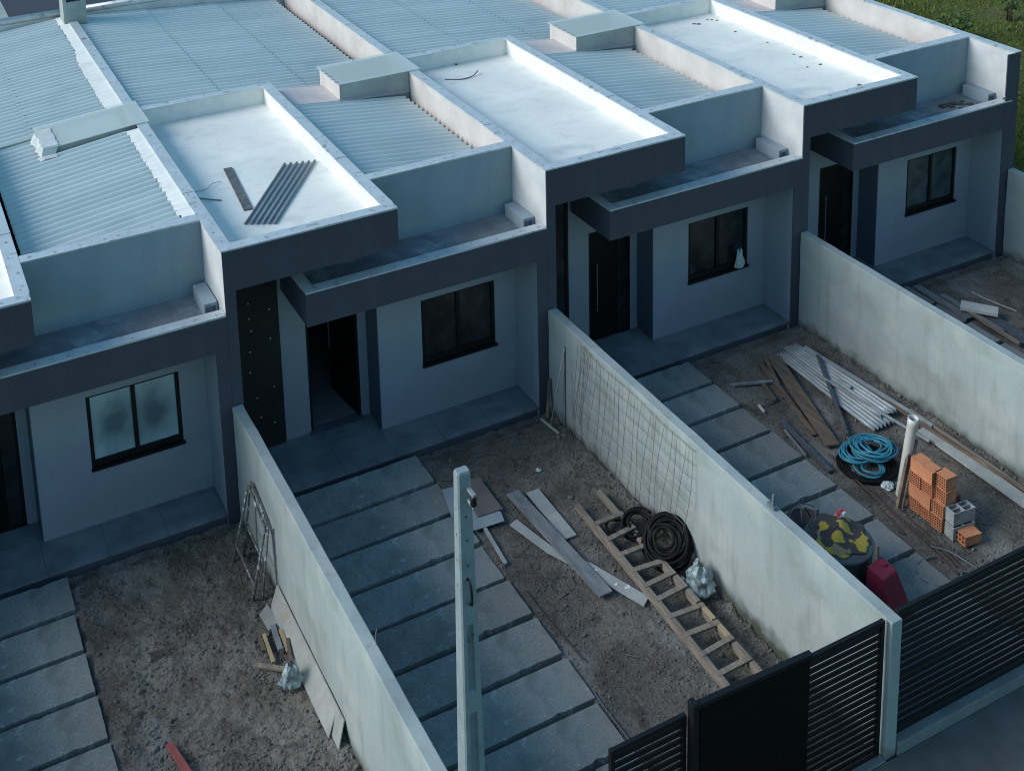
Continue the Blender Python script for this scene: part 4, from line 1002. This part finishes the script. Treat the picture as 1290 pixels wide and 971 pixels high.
def hollow_brick(cx, cy, cz, w, hh, dep, m, label, axis='x', nh=4, group='hollow bricks stacked beside the white pipe', rot=0, vert=False, name='hollow_brick', wall=.19, bev=0, cat='brick'):
    def cuts(L, n):
        cell = L/(n+(n+1)*wall); t = cell*wall; o = [0]; 
        for k in range(n): o += [o[-1]+t, o[-1]+t+cell]
        return [v-L/2 for v in o+[L]]
    nz = max(2, round(nh*hh/w)) if not vert else nh
    A = cuts(w, nh); Bc = cuts(hh, nz); D = [-dep/2, dep/2]
    M4 = Matrix.Translation((cx, cy, cz)) @ Matrix.Rotation(R(rot), 4, 'Z')
    if axis == 'x': mb = MB().voxel(D, A, Bc, lambda i, j, k: not (j % 2 and k % 2), M4)
    elif axis == 'y': mb = MB().voxel(A, D, Bc, lambda i, j, k: not (i % 2 and k % 2), M4)
    else: mb = MB().voxel(A, Bc, D, lambda i, j, k: not (i % 2 and j % 2), M4)
    return tag(mb.build(name, m, None, bev, (cx, cy, cz)), label, cat, group)
BW, BH, BD = .19, .19, .19
rows = ['bottom row', 'second row', 'third row', 'top row']
cols = ['nearest the pipe', 'in the middle', 'nearest the grey block']
for r_ in range(4):
    for c_ in range(3):
        y = -4.17-c_*.196; z = .10+r_*.192; x = 8.405+.012*math.sin(r_*3+c_*2)
        ax_ = 'x'
        if (r_, c_) in ((1, 0), (3, 0), (1, 1), (3, 1)): ax_ = 'y'
        dep = .19
        if r_ == 2 and c_ == 2: x += .06
        if r_ == 3 and c_ == 2: y += .02; x += .05
        if r_ == 3: x += .01
        w = .19
        hollow_brick(x, y, z, .19, .188, dep if ax_ == 'x' else .19, BRICK, f'orange hollow brick in the {rows[r_]} of the stack, {cols[c_]}', ax_, 5, rot=1.6*math.sin(r_*5+c_*7))
for r_, lab in ((0, 'bottom'), (1, 'second from the ground'), (2, 'third from the ground')):
    hollow_brick(8.61, -4.30+.03*r_, .10+r_*.192, .19, .188, .30, BRICK_P, f'pinkish hollow brick in the back layer of the stack, {lab}', 'x', 4, rot=90+2*r_)
hollow_brick(8.63, -4.50, .10, .19, .188, .19, BRICK_P, 'pinkish hollow brick at the back of the stack on the ground, grey block side', 'y', 4)
hollow_brick(8.62, -4.50, .292, .19, .188, .19, BRICK_P, 'pinkish hollow brick at the back of the stack, raised, grey block side', 'y', 4)
hollow_brick(8.49, -4.94, .095, .19, .14, .26, BRICK, 'single orange brick lying alone on the ground before the grey blocks', 'x', 3, rot=-8, group=None)
for (cx, cy, cz, lab) in ((8.50, -4.79, .10, 'grey hollow concrete block on the ground beside the orange bricks'), (8.53, -4.76, .292, 'grey hollow concrete block on top of another grey block')):
    hollow_brick(cx, cy, cz, .36, .16, .19, BLOCK, lab, 'z', 2, None, rot=-6, name='concrete_block', wall=.20, bev=.004, cat='concrete block')

# drum, cloth, tub, red box, grey hose
dr = thing('drum', 'wide black drum with grey rim beside the wall', 'drum', (6.38, -4.75, 0))
MB().lathe([(.0, .12), (.36, .12), (.40, .16), (.405, .40), (.415, .42), (.405, .44), (.41, .68), (0, .69)], 40, Matrix.Translation((6.38, -4.75, 0))).build('body', DRUM, dr)
MB().lathe([(.411, .68), (.425, .69), (.43, .72), (.415, .735), (.0, .74)], 40, Matrix.Translation((6.38, -4.75, 0))).build('rim', DRUMRIM, dr)
vs = []; fs = []; NR, NA = 16, 56
for q in range(NR+1):
    for k in range(NA):
        a = 2*math.pi*k/NA; edge = .372*(1+.05*math.sin(a*5+1)+.06*math.sin(a*9+2)); r = edge*q/NR
        x, y = r*math.cos(a), r*math.sin(a)
        fold = abs(noise.noise((x*5.5, y*5.5, 1)))*.035+.12*math.exp(-((.8*x+.6*y-.03)**2*.25+(.6*x-.8*y)**2*1.6)/.022)
        z = .745+(fold+.02)*(1-(q/NR)**4)+.004
        vs.append((6.40+x, -4.72+y, z))
for q in range(NR):
    for k in range(NA): fs.append((q*NA+k, q*NA+(k+1) % NA, (q+1)*NA+(k+1) % NA, (q+1)*NA+k))
clo = MB().add(vs, fs, True).build('cloth', CAMO, None, 0, (6.4, -4.72, .74)); s = clo.modifiers.new('thick', 'SOLIDIFY'); s.thickness = .006
tag(clo, 'crumpled yellow and brown patterned cloth on the black drum', 'cloth')
clump('glove', (6.60, -4.55, .86), .06, M('white_red_glove', (.75, .74, .72), (.55, .07, .08), 6, .8, bump=.2, lo=.5, hi=.53), 'small white and red glove on the patterned cloth', 'glove', None, .6, 31, 3, .5, sx=1.6)
plank('stake', (6.66, -5.13, .0), (6.65, -5.12, .80), .05, .03, WOOD, 'pale wooden stake standing between drum and red box', 'stake')
tb = thing('tub', 'old round tub with hoops behind the drum', 'tub', (6.55, -3.95, 0))
tm = Matrix.Translation((6.50, -4.02, .0))
MB().lathe([(0, .12), (.20, .12), (.24, .40), (.25, .41), (.235, .41), (.195, .05), (0, .05)], 28, tm).build('body', SHEETBROWN, tb)
hp = MB(); hp.tube([(6.50+.25*math.cos(R(a)), -4.02+.12*math.sin(R(a)), .42+.16*abs(math.sin(R(a)))) for a in range(0, 181, 12)], .010, 6)
hp.tube([(6.50+.24*math.cos(R(a)), -4.02+.24*math.sin(R(a)), .43) for a in range(0, 360, 15)], .013, 6, closed=True)
hp.tube([(6.38, -4.10, .42), (6.45, -4.0, .60), (6.60, -3.92, .52), (6.66, -3.95, .38)], .012, 6); hp.build('hoop', WOOD, tb)
plank('stake', (6.60, -4.18, .0), (6.58, -4.14, .66), .045, .05, GREYPLANK, 'grey stake standing beside the hooped tub', 'stake')
rb_ = MB()
rb_.hexa([(6.42, -5.62, 0), (6.90, -5.55, 0), (6.80, -5.12, 0), (6.38, -5.18, 0)], [(6.47, -5.42, .60), (6.74, -5.36, .60), (6.74, -5.12, .62), (6.45, -5.17, .62)])
rbx = thing('red_box', 'tapered faded red plastic casing between drum and fence', 'casing', (6.6, -5.3, 0))
rb_.build('casing', RED, rbx, .022)
st_ = MB(); st_.bar((6.52, -5.585, .12), (6.86, -5.53, .12), .012, .03); st_.build('pale_strip', M('faded_pink_strip', (.50, .30, .32), (.38, .20, .22), 20, .6), rbx)
cp_ = MB(); cp_.lathe([(0, 0), (.03, 0), (.03, .018), (.022, .026), (0, .026)], 14, Matrix.Translation((6.66, -5.25, .607))); cp_.build('cap', RED, rbx)
wire('hose_loop', arc((7.72, -5.16), .30, 60, 330, .02, 20, .24)+[(8.10, -5.45, .03), (8.16, -5.7, .02)], .013, GREYHOSE, 'grey blue hose loop on the slabs near the slatted fence', 'hose')
wire('hose_loop', [(7.98, -4.80, .02), (8.10, -4.98, .03), (8.16, -5.25, .03), (8.2, -5.6, .02)], .012, GREYHOSE, 'grey hose piece curving before the single orange brick', 'hose')

# ---------------------------------------------------------------- far yard
wb = MB(); wb.box(-.12, .12, -.30, .30, 0, .07, Matrix.Translation((13.02, -1.19, .12)) @ Matrix.Rotation(R(38), 4, 'Z'))
tag(wb.build('white_block', PVC, None, .008), 'white block lying on dark planks in the far yard', 'block')
for (p, q, w, t, m, lab) in (((12.80, .0, .05), (12.76, -1.2, .05), .14, .03, GREYPLANK, 'grey plank along the slabs near the far porch'),
                             ((12.95, -.45, .06), (12.86, -1.80, .09), .10, .04, GREYPLANK, 'grey plank under the left end of the white block'),
                             ((13.12, -1.30, .06), (12.98, -2.6, .06), .20, .03, DARKBAR, 'wide dark plank under the right end of the white block'),
                             ((12.86, -1.05, .10), (12.80, -2.2, .10), .06, .05, WOOD, 'narrow wooden batten below the white block')):
    plank('plank', p, q, w, t, m, lab, 'plank')
wire('rod', [(13.52, -.60, .04), (13.56, -.85, .02), (13.62, -1.1, .02), (13.68, -1.42, .03)], .014, BRISTLE, 'thin pale bent rod on the soil of the far yard', 'rod')

# the yards lie 12 cm above the reference level: set everything that stands on them at that level
EYE = Vector((-3.84, -14.96, 12.19))
def lift(p): return (EYE-Vector(p))*(.12/(EYE.z-p[2]))          # measured positions re-read on the higher level
def centre(o): return o.matrix_basis @ (sum((Vector(c) for c in o.bound_box), Vector())/8) if o.type == 'MESH' else o.location.copy()
LEANING = {'broom', 'trestle', 'fibre_board', 'wire_mesh', 'drum', 'cloth', 'glove', 'tub', 'rod', 'plastic_bag'}
ON_YARD = {'concrete_slab', 'plank', 'cement_board', 'sheet', 'batten', 'rebar', 'cable', 'wire_loop', 'soil_scrap', 'yellow_scrap', 'ladder', 'hose_coil', 'board_scrap', 'wood_offcut',
           'red_plank', 'roof_sheet', 'pale_tube', 'thin_tube', 'tube_offcut', 'steel_bar', 'brown_plank', 'pale_batten', 'bent_offcut', 'pvc_offcut', 'grey_profile', 'long_board',
           'long_batten', 'white_scrap', 'pvc_pipe', 'hollow_brick', 'concrete_block', 'stake', 'red_box', 'hose_loop', 'white_block'}
for o in list(SC.objects):
    kind = o.name.split('.')[0]
    if o.parent is not None: continue
    if kind in ON_YARD and not (kind == 'batten' and 'corner' in o['label']): o.location += lift(centre(o))
    elif kind == 'plastic_bag' and o.location.z < .5 and o.location.y < 0: o.location += lift(o.location)
    elif kind == 'wire_offcut' and o.data.vertices[0].co.z < 1: o.location += lift(centre(o))
    elif kind == 'rod' and o.data.vertices[0].co.x+o.location.x > 13: o.location += lift(centre(o))
# ---------------------------------------------------------------- behind and beside the row
rh = thing('rear_house', 'dark house behind the row, just visible beside the chimney', 'house', (0, 18, 0))
B(-9, 13, 15.2, 22, -.1, 3.2).build('wall', REARW, rh); B(-9.3, 13.3, 14.9, 22.3, 3.2, 3.35).build('roof', REARW, rh)
tag(B(-2.9, -1.05, 12.2, 15.1, -.1, 4.0).build('pale_annex', SKY_STUCCO), 'pale flat topped annex behind the back parapet at the left', 'annex')
tag(B(-10, 15.1, 12.2, 14.9, -.12, -.06).build('back_yard', PLINTH), 'concrete back yard strip between the row and the dark house', 'yard')
struct(bpy.data.objects['back_yard']); del bpy.data.objects['back_yard']['category']; del bpy.data.objects['back_yard']['label']

def grass():
    rnd = random.Random(5); vs = []; fs = []; n = 0
    while n < 60000:
        x = 15.3+abs(rnd.gauss(0, 9)) if rnd.random() < .6 else rnd.uniform(15.3, 36); y = rnd.uniform(-3, 24)
        if x > 38: continue
        d = noise.noise((x*.35, y*.35, 2)); 
        if rnd.random() > .75+d: continue
        h = rnd.uniform(.05, .12)*(1+.7*d); a = rnd.random()*6.28; w = rnd.uniform(.012, .026); lean = rnd.uniform(.0, .09); b = rnd.random()*6.28
        dx, dy = w*math.cos(a), w*math.sin(a); k = len(vs)
        vs += [(x-dx, y-dy, -.16), (x+dx, y+dy, -.16), (x+lean*math.cos(b), y+lean*math.sin(b), -.16+h)]; fs.append((k, k+1, k+2)); n += 1
    me = bpy.data.meshes.new('grass'); me.from_pydata(vs, [], fs); me.materials.append(BLADE)
    o = bpy.data.objects.new('grass', me); COL.objects.link(o); return struct(o, 'stuff')
grass()
def bush(name, x, y, h, r, nl, label, seed):
    rnd = random.Random(seed); t = thing(name, label, 'bush', (x, y, -.16)); lm = MB(); st = MB(); tips = []
    for k in range(14):
        a = rnd.random()*6.28; e = rnd.uniform(.3, 1.0); tip = Vector((x+r*e*math.cos(a), y+r*e*math.sin(a), -.16+h*rnd.uniform(.5, 1.05)))
        b = Vector((x+.08*math.cos(a), y+.08*math.sin(a), -.16)); mid = b.lerp(tip, .5)+Vector((0, 0, h*.12))
        st.tube([b, mid, tip], [.02, .013, .006], 5); tips += [(b, mid, tip)]*1
    st.build('stem', WOOD_BROWN, t)
    for k in range(nl):
        b, m, tp = rnd.choice(tips); u = rnd.uniform(.35, 1.05); c = (b.lerp(m, u*2) if u < .5 else m.lerp(tp, u*2-1))+Vector((rnd.gauss(0, .09), rnd.gauss(0, .09), rnd.gauss(0, .08)))
        q = Euler((rnd.uniform(-.9, .9), rnd.uniform(-.9, .9), rnd.random()*6.28)).to_matrix(); L = rnd.uniform(.08, .17); w = L*.38
        lm.add([c+q @ Vector(v) for v in ((0, 0, 0), (w, L*.5, .02), (0, L, -.02), (-w, L*.5, .02))], [(0, 1, 2, 3)])
    lm.build('foliage', LEAF, t)
bush('leafy_bush', 24.4, 9.6, .75, .50, 420, 'leafy green bush standing alone on the lawn', 2)
bush('small_shrub', 27.2, 10.0, .8, .22, 90, 'thin small shrub on the lawn at the right edge', 4)
bush('small_shrub', 20.6, 2.6, .7, .4, 260, 'low shrub on the lawn behind the far wall end', 6)

# ---------------------------------------------------------------- camera
cam = bpy.data.cameras.new('Camera'); co_ = bpy.data.objects.new('Camera', cam); COL.objects.link(co_)
co_.location = (-3.84041639, -14.96062063, 12.1879022)
co_.rotation_euler = (R(78.07056606), R(1.91709286), R(-25.92258537))
cam.sensor_fit = 'HORIZONTAL'; cam.sensor_width = 36; cam.lens = 1567.0249*36/1290
cam.shift_x = 98.637/1290; cam.shift_y = -628.665/1290
cam.clip_start = .1; cam.clip_end = 2000
SC.camera = co_

# ---------------------------------------------------------------- light
SUN_TO = Vector((-1.6, .47, 1.0)).normalized()
EL = math.asin(SUN_TO.z); AZ = math.atan2(SUN_TO.x, SUN_TO.y)
w = bpy.data.worlds.new('World'); SC.world = w; w.use_nodes = True
nt = w.node_tree; bg = nt.nodes['Background']
sky = nt.nodes.new('ShaderNodeTexSky'); sky.sky_type = 'NISHITA'; sky.sun_disc = False
sky.sun_elevation = EL; sky.sun_rotation = AZ; sky.air_density = 1.6; sky.dust_density = .6; sky.ozone_density = 1.6
tint = nt.nodes.new('ShaderNodeMix'); tint.data_type = 'RGBA'; tint.blend_type = 'MULTIPLY'; tint.inputs[0].default_value = 1
tint.inputs[7].default_value = (.57, .93, 1.07, 1)           # the cold evening white balance of the photograph
nt.links.new(sky.outputs[0], tint.inputs[6]); nt.links.new(tint.outputs[2], bg.inputs[0]); bg.inputs[1].default_value = .145
sl = bpy.data.lights.new('Sun', 'SUN'); so_ = bpy.data.objects.new('Sun', sl); COL.objects.link(so_)
sl.energy = 3.2; sl.angle = R(34); sl.color = (1.0, .97, .93)
so_.rotation_euler = (-SUN_TO).to_track_quat('-Z', 'Y').to_euler()
SC.cycles.filter_width = 1.05
vs_ = SC.view_settings; vs_.view_transform = 'Standard'; vs_.look = 'None'; vs_.exposure = 0; vs_.gamma = 1; vs_.use_curve_mapping = False
